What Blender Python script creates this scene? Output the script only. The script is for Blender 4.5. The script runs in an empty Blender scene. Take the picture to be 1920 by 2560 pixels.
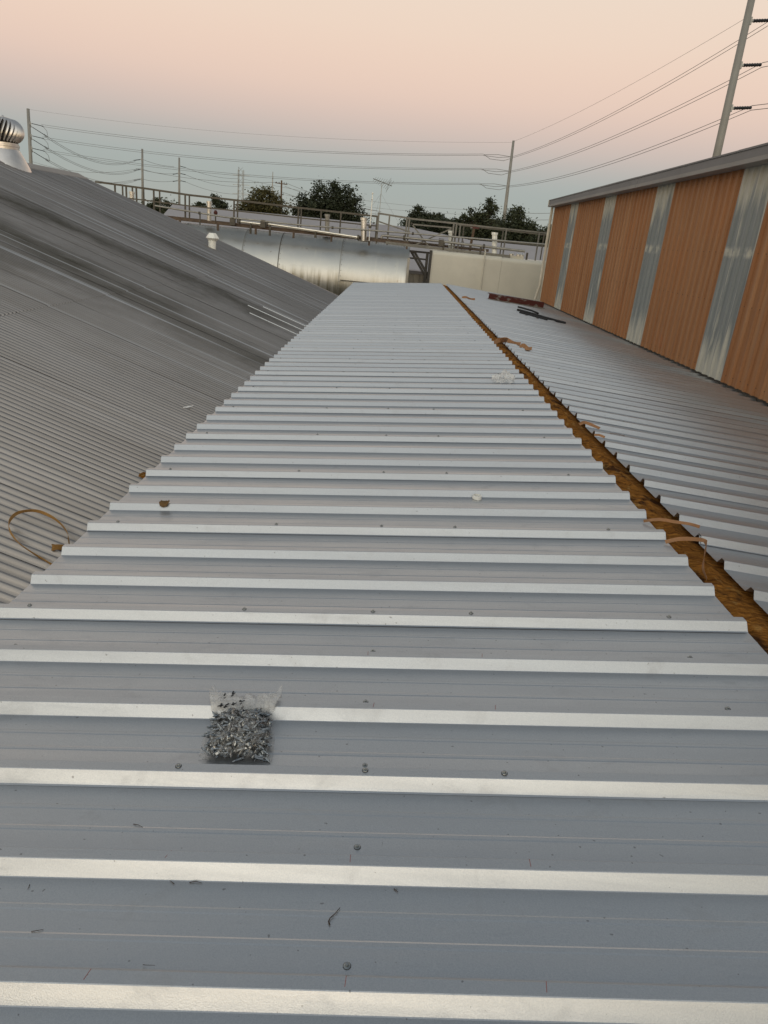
import bpy, bmesh, math, random
from math import sin, cos, tan, pi, radians as rad, sqrt, atan2
from mathutils import Vector, Matrix, noise as mnoise

random.seed(7)
S = bpy.context.scene
COL = S.collection
CZ = 5.6                                   # eye height above the ground

# ------------------------------------------------------------------ camera
cam = bpy.data.cameras.new('camera'); cam_ob = bpy.data.objects.new('camera', cam); COL.objects.link(cam_ob)
cam.sensor_fit = 'VERTICAL'; cam.sensor_height = 36.0; cam.sensor_width = 27.0
cam.lens = 1775.0 / 2560.0 * 36.0
cam.clip_start = 0.05; cam.clip_end = 6000
right = Vector((0.99558911, 0.02260354, 0.09105717))
down = Vector((0.09308823, -0.35902826, -0.92867287))
fwd = Vector((0.01170081, 0.93305294, -0.35954875))
m = Matrix.Identity(4)
for i in range(3):
    m[i][0] = right[i]; m[i][1] = -down[i]; m[i][2] = -fwd[i]
m[0][3], m[1][3], m[2][3] = 0, 0, CZ
cam_ob.matrix_world = m
S.camera = cam_ob

# ------------------------------------------------------------------ sky, sun, exposure
SUN_AZ = Vector((-0.16, -0.98, 0)).normalized()       # towards the sunset, behind the camera and to its left
SUN_EL = rad(7)
def build_world():
    w = bpy.data.worlds.new('World'); S.world = w; w.use_nodes = True
    nt = w.node_tree; N = nt.nodes; L = nt.links; N.clear()
    out = N.new('ShaderNodeOutputWorld'); bg = N.new('ShaderNodeBackground'); L.new(bg.outputs[0], out.inputs[0])
    tc = N.new('ShaderNodeTexCoord')
    nrm = N.new('ShaderNodeVectorMath'); nrm.operation = 'NORMALIZE'; L.new(tc.outputs['Generated'], nrm.inputs[0])
    sep = N.new('ShaderNodeSeparateXYZ'); L.new(nrm.outputs[0], sep.inputs[0])
    el = N.new('ShaderNodeMath'); el.operation = 'ARCSINE'; L.new(sep.outputs[2], el.inputs[0])
    e01 = N.new('ShaderNodeMapRange'); L.new(el.outputs[0], e01.inputs[0])
    e01.inputs[1].default_value = 0; e01.inputs[2].default_value = pi / 2
    def srgb(c): return tuple((v / 255 / 12.92 if v < 10.3 else ((v / 255 + .055) / 1.055) ** 2.4) for v in c) + (1,)
    def ramp(stops):
        r = N.new('ShaderNodeValToRGB'); r.color_ramp.interpolation = 'B_SPLINE'
        e = r.color_ramp.elements
        while len(e) < len(stops): e.new(.5)
        for k, (d, c) in enumerate(stops):
            e[k].position = d / 90.0; e[k].color = srgb(c)
        L.new(e01.outputs[0], r.inputs[0]); return r
    anti = ramp([(0, (176, 178, 170)), (2.3, (169, 177, 173)), (4.4, (166, 177, 176)), (6.6, (203, 188, 182)), (9.4, (237, 206, 189)),
                 (13, (243, 216, 195)), (19, (242, 226, 208)), (28, (200, 201, 198)), (44, (117, 128, 138)), (90, (132, 144, 156))])
    sunr = ramp([(0, (255, 220, 160)), (6, (255, 230, 184)), (14, (248, 240, 221)), (28, (240, 240, 231)), (45, (225, 229, 226)),
                 (65, (188, 193, 197)), (90, (132, 144, 156))])
    dot = N.new('ShaderNodeVectorMath'); dot.operation = 'DOT_PRODUCT'; L.new(nrm.outputs[0], dot.inputs[0]); dot.inputs[1].default_value = SUN_AZ
    f = N.new('ShaderNodeMapRange'); f.interpolation_type = 'SMOOTHSTEP'; L.new(dot.outputs['Value'], f.inputs[0])
    f.inputs[1].default_value = -.35; f.inputs[2].default_value = .9
    mix = N.new('ShaderNodeMix'); mix.data_type = 'RGBA'; L.new(f.outputs[0], mix.inputs[0])
    gain = N.new('ShaderNodeVectorMath'); gain.operation = 'SCALE'; L.new(sunr.outputs[0], gain.inputs[0]); gain.inputs[3].default_value = 1.32
    L.new(anti.outputs[0], mix.inputs[6]); L.new(gain.outputs[0], mix.inputs[7])
    sky = N.new('ShaderNodeTexSky'); sky.sky_type = 'NISHITA'; sky.sun_disc = False
    sky.sun_elevation = rad(1.0); sky.sun_rotation = math.atan2(SUN_AZ.x, SUN_AZ.y); sky.dust_density = 1.5; sky.ozone_density = 2.0
    sc = N.new('ShaderNodeVectorMath'); sc.operation = 'SCALE'; L.new(sky.outputs[0], sc.inputs[0]); sc.inputs[3].default_value = .03
    add = N.new('ShaderNodeVectorMath'); add.operation = 'ADD'; L.new(mix.outputs[2], add.inputs[0]); L.new(sc.outputs[0], add.inputs[1])
    L.new(add.outputs[0], bg.inputs[0]); bg.inputs[1].default_value = 0.94
build_world()
sl = bpy.data.lights.new('sun', 'SUN'); sun = bpy.data.objects.new('sun', sl); COL.objects.link(sun)
sl.energy = 0.5; sl.angle = rad(50); sl.color = (1.0, .93, .82)
sd = Vector((SUN_AZ.x * cos(SUN_EL), SUN_AZ.y * cos(SUN_EL), sin(SUN_EL)))
sun.rotation_euler = sd.to_track_quat('Z', 'Y').to_euler(); sun.location = (0, 0, 60)
S.view_settings.view_transform = 'Standard'; S.view_settings.look = 'None'
S.view_settings.exposure = 0.0; S.view_settings.gamma = 1.0; S.view_settings.use_curve_mapping = False
S.cycles.use_denoising = True
S.cycles.max_bounces = 6; S.cycles.transparent_max_bounces = 12

# ------------------------------------------------------------------ helpers
class MB:
    def __init__(s): s.v = []; s.f = []
    def add(s, vs, fs):
        o = len(s.v); s.v += [tuple(p) for p in vs]; s.f += [tuple(i + o for i in f) for f in fs]; return s
    def box(s, x0, x1, y0, y1, z0, z1):
        return s.add([(x, y, z) for z in (z0, z1) for y in (y0, y1) for x in (x0, x1)],
                     [(0, 2, 3, 1), (4, 5, 7, 6), (0, 1, 5, 4), (2, 6, 7, 3), (0, 4, 6, 2), (1, 3, 7, 5)])
    def bar(s, a, b, w, h=None, up=(0, 0, 1)):
        a = Vector(a); b = Vector(b); h = h or w; d = (b - a).normalized(); u = Vector(up)
        if abs(d.dot(u)) > .95: u = Vector((0, 1, 0))
        r = d.cross(u).normalized(); u = r.cross(d)
        vs = [p + r * (sx * w / 2) + u * (sy * h / 2) for p in (a, b) for sx, sy in ((-1, -1), (1, -1), (1, 1), (-1, 1))]
        return s.add(vs, [(3, 2, 1, 0), (4, 5, 6, 7), (0, 1, 5, 4), (1, 2, 6, 5), (2, 3, 7, 6), (3, 0, 4, 7)])
    def tube(s, pts, r, n=8, caps=True):
        pts = [Vector(p) for p in pts]; rs = r if isinstance(r, (list, tuple)) else [r] * len(pts)
        vs = []; fs = []; d0 = (pts[1] - pts[0]).normalized()
        u = Vector((0, 0, 1)) if abs(d0.z) < .9 else Vector((0, 1, 0))
        u = (u - d0 * u.dot(d0)).normalized()
        for i, p in enumerate(pts):
            d = (pts[min(i + 1, len(pts) - 1)] - pts[max(i - 1, 0)]).normalized()
            u = (u - d * u.dot(d)).normalized(); w = d.cross(u)
            vs += [p + (u * cos(2 * pi * k / n) + w * sin(2 * pi * k / n)) * rs[i] for k in range(n)]
        for i in range(len(pts) - 1):
            for k in range(n):
                fs.append((i * n + k, i * n + (k + 1) % n, (i + 1) * n + (k + 1) % n, (i + 1) * n + k))
        if caps:
            fs.append(tuple(range(n))[::-1]); fs.append(tuple((len(pts) - 1) * n + k for k in range(n)))
        return s.add(vs, fs)
    def lathe(s, c, prof, n=16, axis='Z'):
        c = Vector(c); vs = []; fs = []
        for r, z in prof:
            for k in range(n):
                a = 2 * pi * k / n
                vs.append(c + Vector((r * cos(a), r * sin(a), z)))
        for i in range(len(prof) - 1):
            for k in range(n):
                fs.append((i * n + k, i * n + (k + 1) % n, (i + 1) * n + (k + 1) % n, (i + 1) * n + k))
        fs.append(tuple(range(n))[::-1]); fs.append(tuple((len(prof) - 1) * n + k for k in range(n)))
        return s.add(vs, fs)
    def mesh(s, name, mat, smooth=False):
        me = bpy.data.meshes.new(name); me.from_pydata(s.v, [], s.f)
        if mat: me.materials.append(mat)
        if smooth is True: me.polygons.foreach_set('use_smooth', [True] * len(me.polygons))
        me.update()
        if smooth and smooth is not True: me.polygons.foreach_set('use_smooth', [True] * len(me.polygons)); me.set_sharp_from_angle(angle=rad(smooth))
        return me
    def build(s, name, mat, parent=None, smooth=False, loc=None, kind=None):
        return put(name, s.mesh(name, mat, smooth), parent, loc, kind)

def put(name, me, parent=None, loc=None, kind=None, label=None):
    """link a mesh; its vertices are given in world space (or in world space shifted by loc)"""
    o = bpy.data.objects.new(name, me); COL.objects.link(o)
    l = Vector(loc or (0, 0, 0))
    if parent is not None:
        o.parent = parent; l = l - world_loc(parent)
    o.location = l
    if kind: o['kind'] = kind
    if label: o['label'] = label
    return o
def world_loc(o):
    l = Vector((0, 0, 0))
    while o is not None: l += o.location; o = o.parent
    return l
def tag(o, label, cat, group=None):
    o['label'] = label; o['category'] = cat
    if group: o['group'] = group
    return o
def thing(name, loc, label, cat, group=None):
    o = bpy.data.objects.new(name, None); COL.objects.link(o); o.location = loc
    o.empty_display_size = .2
    return tag(o, label, cat, group)
def at(d, Y):                    # a point seen in direction (x, z) per 27.5 m of depth, at depth Y
    return Vector((d[0] * Y / 27.5, Y, CZ + d[1] * Y / 27.5))

# ------------------------------------------------------------------ materials
class NT:
    def __init__(s, name, rough=.5, metal=0., col=(.5, .5, .5), spec=.5):
        s.m = bpy.data.materials.new(name); s.m.use_nodes = True
        s.t = s.m.node_tree; s.N = s.t.nodes; s.L = s.t.links
        s.b = s.N['Principled BSDF']; s.b.inputs['Roughness'].default_value = rough; s.b.inputs['Metallic'].default_value = metal
        s.b.inputs['Base Color'].default_value = (*col, 1); s.b.inputs['Specular IOR Level'].default_value = spec
        s._pos = None
    def pos(s):
        if s._pos is None: s._pos = s.N.new('ShaderNodeNewGeometry').outputs['Position']
        return s._pos
    def scaled(s, v, src=None):
        n = s.N.new('ShaderNodeVectorMath'); n.operation = 'MULTIPLY'; s.L.new(src or s.pos(), n.inputs[0]); n.inputs[1].default_value = v; return n.outputs[0]
    def noise(s, sc=(1, 1, 1), detail=4, rough=.55, scale=1.0, off=(0, 0, 0), dist=0):
        v = s.scaled(sc)
        a = s.N.new('ShaderNodeVectorMath'); a.operation = 'ADD'; s.L.new(v, a.inputs[0]); a.inputs[1].default_value = off
        n = s.N.new('ShaderNodeTexNoise'); s.L.new(a.outputs[0], n.inputs['Vector']); n.inputs['Scale'].default_value = scale
        n.inputs['Detail'].default_value = detail; n.inputs['Roughness'].default_value = rough; n.inputs['Distortion'].default_value = dist
        return n.outputs[0]
    def map(s, x, a, b, c=0., d=1.):
        n = s.N.new('ShaderNodeMapRange'); s.L.new(x, n.inputs[0])
        for i, v in enumerate((a, b, c, d)): n.inputs[i + 1].default_value = v
        return n.outputs[0]
    def math(s, op, a, b=None):
        n = s.N.new('ShaderNodeMath'); n.operation = op
        for i, v in enumerate((a, b)):
            if v is None: continue
            if isinstance(v, (int, float)): n.inputs[i].default_value = v
            else: s.L.new(v, n.inputs[i])
        return n.outputs[0]
    def mix(s, f, a, b, mode='MIX'):
        n = s.N.new('ShaderNodeMix'); n.data_type = 'RGBA'; n.blend_type = mode
        for i, v in ((0, f), (6, a), (7, b)):
            if isinstance(v, (int, float)): n.inputs[i].default_value = v
            elif isinstance(v, tuple): n.inputs[i].default_value = (*v, 1)
            else: s.L.new(v, n.inputs[i])
        return n.outputs[2]
    def sepz(s, i=2):
        n = s.N.new('ShaderNodeSeparateXYZ'); s.L.new(s.pos(), n.inputs[0]); return n.outputs[i]
    def rnd(s): return s.N.new('ShaderNodeObjectInfo').outputs['Random']
    def col(s, x): s.L.new(x, s.b.inputs['Base Color']); return s
    def rough(s, x): s.L.new(x, s.b.inputs['Roughness']); return s
    def bump(s, h, strength=.2, dist=.01):
        n = s.N.new('ShaderNodeBump'); s.L.new(h, n.inputs['Height']); n.inputs['Strength'].default_value = strength; n.inputs['Distance'].default_value = dist
        s.L.new(n.outputs[0], s.b.inputs['Normal']); return s

M = {}
def mats():
    # new zinc-aluminium coated sheet
    t = NT('new_galvanised_sheet', .3, .8)
    a = t.noise((1, 1, 1), 2, .6, 300.); b = t.noise((.35, 14, 14), 3, .6, 1.); c = t.noise((1, 1, 1), 3, .5, .9)
    d = t.noise((.25, 55, 55), 2, .5, 1., (3, 1, 0))
    k = t.mix(t.map(a, .35, .65), (.485, .495, .505), (.585, .59, .59))
    k = t.mix(t.map(b, .35, .75, 0, .4), k, (.45, .46, .475)); k = t.mix(t.map(c, .45, .8, 0, .35), k, (.60, .60, .595))
    k = t.mix(t.map(d, .64, .72, 0, .16), k, (.36, .37, .39))
    k = t.mix(t.map(t.rnd(), 0, 1, 0, .3), k, (.46, .47, .485)); sm = t.noise((1, 1.6, 1), 4, .7, 5.5, (4, 8, 1), .6); k = t.mix(t.map(sm, .58, .72, 0, .22), k, (.36, .355, .35))
    sp = t.noise((1, 1, 1), 1, .5, 70., (3, 3, 3)); k = t.mix(t.map(sp, .76, .79, 0, .6), k, (.16, .15, .14))
    t.col(k); t.rough(t.math('ADD', t.map(b, .3, .7, .29, .40), t.map(sm, .5, .75, 0, .08)))
    h = t.math('ADD', t.math('MULTIPLY', a, .55), t.math('MULTIPLY', t.noise((.6, 2.5, 1), 2, .5, 4.), .55))
    t.bump(h, .2, .003); M['galv'] = t.m
    # old oxidised corrugated sheet: dull zinc, drawn-out stains following the slope
    t = NT('old_galvanised_sheet', .4, .78)
    s1 = t.noise((.16, 1.05, .16), 4, .62, 1., (0, 2.2, 0), .4); s2 = t.noise((.5, 6., .5), 3, .6, 1.); s3 = t.noise((1, 1, 1), 3, .6, 40.)
    s4 = t.noise((.12, 15., .12), 1, .5, 1., (7, 0, 0)); s5 = t.noise((.7, .8, .7), 4, .6, 1., (3, 9, 1))
    k = t.mix(t.map(s5, .3, .7), (.335, .300, .270), (.425, .383, .350)); k = t.mix(t.map(s2, .4, .7, 0, .5), k, (.265, .235, .208))
    yv = t.sepz(1); xv = t.sepz(0); wob = t.map(t.noise((.55, .6, .55), 5, .7, 1., (1, 6, 2)), .25, .75, -1, 1); st = None
    for yc, hw, am, x0, x1, str_ in ((12.1, .8, .7, -9, -2.0, .95), (9.0, .8, .5, -4.7, -1.2, .95), (9.5, 1.5, 1.0, -6.8, -2.8, .95), (15.35, .7, .6, -6.6, -3.9, .8), (13.6, .4, .4, -9, -4.5, .25), (10.8, .5, .5, -5, -1.2, .25)):
        dd = t.math('ABSOLUTE', t.math('ADD', t.math('SUBTRACT', yv, yc), t.math('MULTIPLY', wob, am)))
        b_ = t.math('MULTIPLY', t.map(dd, 0, hw * 1.15, str_, 0), t.math('MULTIPLY', t.map(xv, x0, x0 + .8, 0, 1), t.map(xv, x1 - .2, x1 + .5, 1, .15)))
        st = b_ if st is None else t.math('MAXIMUM', st, b_)
    k = t.mix(t.math('MULTIPLY', st, t.map(s5, .25, .6, .5, 1.)), k, (.088, .075, .052)); k = t.mix(t.map(s5, .58, .75, 0, .3), k, (.23, .203, .165))
    k = t.mix(t.math('MULTIPLY', t.map(s4, .62, .72, 0, .6), t.map(yv, 6, 10, 0, 1)), k, (.86, .85, .84))
    k = t.mix(t.map(s3, .68, .75, 0, .5), k, (.14, .12, .1))
    k = t.mix(t.map(t.rnd(), 0, 1, 0, .22), k, (.29, .26, .233))
    t.col(k); t.rough(t.map(s2, .3, .7, .28, .42)); t.bump(s3, .1, .003); M['old'] = t.m
    t = NT('painted_crest_glint', .3, .1, (.92, .91, .88)); M['crest'] = t.m; M['cap'] = None  # near-white colour painting the glow reflected on three crests
    # orange painted wall sheet
    t = NT('orange_painted_sheet', .55, 0., spec=.35)
    s1 = t.noise((1, 5.5, .18), 4, .6, 1.); s2 = t.noise((1, 1, 1), 5, .6, .9); s3 = t.noise((1, 1, 1), 2, .5, 30.)
    k = t.mix(t.map(s1, .35, .68), (.26, .112, .042), (.385, .205, .10)); k = t.mix(t.map(s2, .45, .75, 0, .55), k, (.37, .15, .05))
    k = t.mix(t.map(t.noise((1, 16, .3), 2, .5, 1., (0, 4, 2)), .6, .75, 0, .4), k, (.39, .25, .16)); k = t.mix(t.map(s3, .72, .76, 0, .35), k, (.2, .07, .02))
    k = t.mix(t.map(t.noise((1, .7, 1), 3, .6, 1.3, (4, 4, 4)), .68, .73, 0, .3), k, (.34, .08, .028))
    k = t.mix(t.map(t.rnd(), 0, 1, 0, .25), k, (.27, .112, .04)); t.col(k); t.bump(s2, .08, .01); M['orange'] = t.m
    # weathered fibreglass daylight sheet
    t = NT('weathered_fibreglass', .5, 0., spec=.45)
    s1 = t.noise((1, 8, .35), 4, .65, 1.); s2 = t.noise((1, 22, .6), 3, .6, 1., (2, 2, 0)); z = t.math('SUBTRACT', t.sepz(2), CZ)
    z = t.math('ADD', z, t.map(s1, 0, 1, -.9, .9))
    top = t.map(z, .85, 1.15); mid = t.math('MULTIPLY', t.map(t.math('SUBTRACT', t.sepz(2), CZ), .17, .22), t.map(t.math('SUBTRACT', t.sepz(2), CZ), .29, .35, 1, 0)); low = t.map(z, -1.0, -1.35)
    s6 = t.noise((1, 9.5, 5), 3, .6, 1., (1, 5, 3)); w = t.math('MAXIMUM', t.math('MAXIMUM', top, t.math('MULTIPLY', mid, t.map(s6, .42, .6))), low); w = t.math('MAXIMUM', w, t.map(s1, .57, .64))
    k = t.mix(t.map(s2, .3, .7), (.17, .19, .195), (.245, .265, .265)); k = t.mix(t.math('MULTIPLY', w, .8), k, (.50, .485, .42)); k = t.mix(t.map(s2, .66, .72, 0, .55), k, (.1, .105, .1))
    t.col(k); t.bump(s2, .1, .01); M['glassfibre'] = t.m
    def simple(name, col, rough, metal=0, vary=.25, sc=3., dark=.55, bump=0):
        t = NT(name, rough, metal); n1 = t.noise((1, 1, 1), 5, .6, sc)
        d = tuple(c * (1 - vary) for c in col); l = tuple(min(1, c * (1 + vary)) for c in col)
        k = t.mix(t.map(n1, .3, .7), d, l); k = t.mix(t.map(t.noise((1, 1, 1), 4, .6, sc * 3.1, (5, 5, 5)), .6, .8, 0, .5), k, tuple(c * dark for c in col))
        t.col(k)
        if bump: t.bump(n1, bump, .01)
        return t.m
    M['cap'] = simple('dull_ridge_metal', (.27, .25, .232), .6, .2, .12, 1.5, .8)
    M['gutter'] = simple('weathered_grey_gutter', (.15, .15, .156), .5, .15, .15, 1.2, .8)
    M['gutter_lip'] = simple('pale_gutter_lip', (.24, .23, .22), .55, .1, .15, 1.2, .75)
    M['trim'] = simple('cream_trim', (.56, .52, .43), .5, 0, .12, 2., .6)
    M['cream'] = simple('cream_painted_cladding', (.62, .585, .49), .42, .0, .07, 1.1, .86)
    M['rail'] = simple('weathered_rail_steel', (.10, .088, .068), .6, .2, .25, 6., .5)
    M['rail_light'] = simple('galvanised_rail', (.19, .18, .155), .55, .25, .2, 6., .6)
    M['rustdeck'] = simple('rusty_deck_edge', (.12, .085, .06), .8, .1, .4, 4., .5)
    M['pipe'] = simple('bright_jacketed_pipe', (.72, .69, .62), .3, .8, .15, 4., .6)
    M['pipe_dull'] = simple('dull_grey_pipe', (.33, .315, .28), .45, .5, .2, 4., .6)
    M['vent'] = simple('aluminium_vent', (.74, .71, .66), .33, .75, .1, 5., .75)
    M['vent_white'] = simple('white_painted_vent', (.88, .87, .80), .4, .1, .06, 5., .85)
    M['turbine'] = simple('spun_aluminium', (.66, .62, .58), .3, .9, .1, 5., .7)
    M['darkhole'] = simple('hollow_shade', (.035, .03, .026), .9)  # shade of the hollow turbine put into a near-black colour
    M['dark_steel'] = simple('dark_steel', (.075, .07, .062), .7, .2)
    M['pole'] = simple('weathered_steel_pole', (.27, .26, .235), .6, .2, .1, .5, .8)
    M['insul'] = simple('black_insulator', (.02, .02, .024), .4)
    M['fitting'] = simple('grey_fitting', (.4, .4, .38), .5, .4)
    M['wire'] = simple('grey_conductor', (.2, .19, .185), .7, .1)
    M['wood'] = simple('brown_wood_pole', (.12, .075, .045), .8, 0, .3, 2.)
    M['farroof'] = simple('distant_grey_roof', (.33, .315, .325), .6, .1, .08, .25, .85)
    M['farwall'] = simple('distant_tan_wall', (.36, .34, .30), .7)
    M['bark'] = simple('bark', (.075, .055, .04), .9, 0, .3, 4.)
    M['ground'] = simple('dusty_ground', (.15, .14, .11), .95, 0, .3, .12, .6)
    M['conc'] = simple('concrete', (.3, .29, .27), .85)
    M['red_rust'] = None
    t = NT('chipped_red_primer', .7); n1 = t.noise((1, 3, 3), 5, .65, 3.2)
    k = t.mix(t.map(n1, .53, .6), (.085, .018, .014), (.24, .23, .21)); k = t.mix(t.map(t.noise((1, 1, 1), 3, .6, 9.), .62, .7), k, (.16, .06, .025)); t.col(k); M['red_rust'] = t.m
    M['black'] = simple('black_closure_foam', (.012, .012, .013), .7)
    M['kraft'] = simple('tan_kraft_paper', (.30, .155, .072), .85, 0, .25, 14., .6)
    M['strap'] = simple('amber_strap', (.36, .20, .065), .5, 0, .2, 9., .6)
    M['leaf_dry'] = simple('dry_brown_leaf', (.13, .07, .02), .8, 0, .3, 60., .5)
    M['twig'] = simple('dark_twig', (.055, .03, .015), .85, 0, .3, 80.)
    M['white'] = simple('white_plastic', (.80, .79, .74), .4, 0, .03, 20., .92)
    M['chip'] = simple('white_chip', (.75, .74, .72), .45)
    M['washer'] = simple('zinc_screw', (.36, .37, .36), .33, .9, .15, 60., .6)
    M['bagscrew'] = simple('bright_zinc_screw', (.27, .282, .287), .2, .95, .6, 110., .15)
    M['rubber'] = simple('black_washer', (.014, .014, .015), .7)
    M['crayon'] = simple('red_crayon', (.30, .10, .085), .8, 0, .2, 90.)
    # glass wool in the open ridge
    t = NT('amber_glass_wool', .95, 0., spec=.1)
    n0 = t.noise((9, 5, 9), 3, .6, 1.); v = t.N.new('ShaderNodeMapping'); t.L.new(t.pos(), v.inputs[0]); v.inputs['Rotation'].default_value = (0, 0, rad(-38)); v.inputs['Scale'].default_value = (10, 60, 20)
    n1 = t.N.new('ShaderNodeTexNoise'); t.L.new(v.outputs[0], n1.inputs['Vector']); n1.inputs['Scale'].default_value = 1.; n1.inputs['Detail'].default_value = 5; n1.inputs['Roughness'].default_value = .7; n1.inputs['Distortion'].default_value = .8
    k = t.mix(t.map(n1.outputs[0], .3, .7), (.085, .027, .006), (.58, .245, .045)); k = t.mix(t.map(n0, .54, .64, 0, .85), k, (.05, .02, .008)); k = t.mix(t.map(t.noise((14, 8, 14), 3, .6, 1., (9, 2, 0)), .58, .72, 0, .6), k, (.60, .36, .12))
    t.col(k); t.bump(n1.outputs[0], 1.0, .035); M['wool'] = t.m
    # tank jacket
    t = NT('aluminium_tank_jacket', .38, .85)
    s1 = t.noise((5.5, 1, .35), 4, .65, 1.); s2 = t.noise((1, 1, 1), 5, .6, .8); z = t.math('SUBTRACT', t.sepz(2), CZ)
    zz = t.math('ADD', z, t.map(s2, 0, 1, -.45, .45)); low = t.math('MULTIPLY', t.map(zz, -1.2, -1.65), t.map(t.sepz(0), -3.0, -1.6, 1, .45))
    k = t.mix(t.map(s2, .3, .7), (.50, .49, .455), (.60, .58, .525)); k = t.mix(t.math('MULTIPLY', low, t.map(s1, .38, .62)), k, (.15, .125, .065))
    k = t.mix(t.map(s1, .6, .72, 0, .4), k, (.72, .68, .56)); k = t.mix(t.map(t.noise((1, 1, 1), 3, .6, 3.3, (8, 1, 3)), .66, .72, 0, .5), k, (.25, .17, .12))
    t.col(k); t.rough(t.map(s2, .3, .7, .33, .46)); t.bump(t.noise((1, 1, 1), 2, .5, 2.2), .25, .02); M['tank'] = t.m
    # foliage
    for nm, c1, c2 in (('leaf_dark', (.014, .02, .008), (.032, .042, .015)), ('leaf_olive', (.042, .045, .013), (.095, .08, .022)), ('leaf_mid', (.02, .028, .011), (.048, .058, .021))):
        t = NT(nm, .7); t.col(t.mix(t.map(t.noise((1, 1, 1), 3, .6, 1.1), .3, .7), c1, c2)); M[nm] = t.m
    # clear film
    def film(name, alpha, col, rough):
        t = NT(name, rough, 0, col); n1 = t.noise((1, 1, 1), 4, .65, 32., (2, 1, 0), .8); t.L.new(t.map(n1, .42, .68, alpha[0], alpha[1]), t.b.inputs['Alpha']); t.bump(t.noise((1, 1, 1), 3, .6, 55.), .6, .012); return t.m
    M['film'] = film('clear_polythene_film', (.02, .24), (.80, .77, .73), .1); M['flap'] = film('whitened_polythene_film', (.28, .72), (.74, .72, .69), .16)
    M['film2'] = film('crumpled_polythene', (.3, .75), (.84, .83, .80), .1)
    M['ink'] = NT('black_print', .5, 0, (.015, .015, .015)).m
mats()

# ------------------------------------------------------------------ ground
g = MB(); n = 24; R0 = 3000
g.add([(-R0, -R0, 0), (R0, -R0, 0), (R0, R0, 0), (-R0, R0, 0)], [(0, 1, 2, 3)])
o = g.build('ground', M['ground']); o['kind'] = 'structure'

# ------------------------------------------------------------------ low building with the new ribbed roof
SL = rad(4.76)
RIB = .3048; Y0 = .9525
XE, XR = -1.49, 1.505                    # eave edge and ridge-side edge of the left slope
def zl(x): return CZ - 1.4441 + .08327 * x
XA = 1.58
ZA = zl(XA)
def zr(x): return ZA - .08327 * (x - XA)
low = thing('low_building', (1.7, 12, 0), 'long low shed with new silver ribbed metal roof and open ridge', 'building')
# profile along y for one sheet: a list of (dy, dh) from one lap rib to the next
def rib_profile(base, lift):
    e = .0235 if lift > .001 else .0255
    return [(base, lift), (base + .0025, lift + .001), (base + e, lift + .0343), (base + e + .002, lift + .0355), (base + .056, lift + .0355), (base + .058, lift + .0343), (base + .085, lift + .001)]
def sheet_profile():
    p = []
    for r in range(4):
        b = r * RIB
        lift = .0022 if r == 0 else (0. if r < 3 else -.0006)
        if r < 3:
            q = rib_profile(b, lift)
            if r == 0: q = [(-.004, .0008)] + q
            p += q
            for c in (.155, .228):                   # two shallow stiffeners in the pan
                p += [(b + c - .009, 0), (b + c - .005, .0011), (b + c + .005, .0011), (b + c + .009, 0)]
        else:
            p += rib_profile(b, lift)[:6]
    return p
PROF = sheet_profile()
def sheet_mesh(name, x0, x1, zf, nx=6, seed=0):
    mb = MB(); rnd = random.Random(seed); nn = Vector((-(zf(1) - zf(0)), 0, 1)).normalized()
    for i in range(nx + 1):
        x = x0 + (x1 - x0) * i / nx
        for dy, dh in PROF:
            wob = .0007 * mnoise.noise((x * 2 + seed * 9, dy * 7, seed))
            mb.v.append((x + nn.x * dh, dy + .0006 * mnoise.noise((x * 3, seed, 0)), zf(x) + nn.z * dh + wob))
    k = len(PROF)
    for i in range(nx):
        for j in range(k - 1):
            a = i * k + j; mb.f.append((a, a + k, a + k + 1, a + 1))
    me = mb.mesh(name, M['galv'])
    return me
LM = [sheet_mesh('roof_sheet', XE, XR, zl, 6, s) for s in range(4)]
XR2, XW = 1.678, 4.93
RM = [sheet_mesh('roof_sheet', XR2, XW, zr, 6, s + 10) for s in range(4)]
def screw_mesh(up):
    mb = MB(); up = Vector(up).normalized(); q = up.to_track_quat('Z', 'Y').to_matrix()
    t = MB(); t.lathe((0, 0, 0), [(.0092, 0), (.0092, .0016)], 10)
    t2 = MB(); t2.lathe((0, 0, .0016), [(.0084, 0), (.0078, .0011), (.0048, .0019)], 10); t2.lathe((0, 0, .0033), [(.0043, 0), (.0043, .0042), (.0036, .0052)], 6)
    me = bpy.data.meshes.new('screw'); vs = [tuple(q @ Vector(v)) for v in t.v + t2.v]; k = len(t.v)
    me.from_pydata(vs, [], t.f + [tuple(i + k for i in f) for f in t2.f]); me.materials.append(M['rubber']); me.materials.append(M['washer'])
    me.polygons.foreach_set('material_index', [0] * len(t.f) + [1] * len(t2.f)); me.update(); return me
SCL = screw_mesh((-.083, 0, 1)); SCR = screw_mesh((.083, 0, 1))
farL = MB(); farR = MB()
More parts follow.
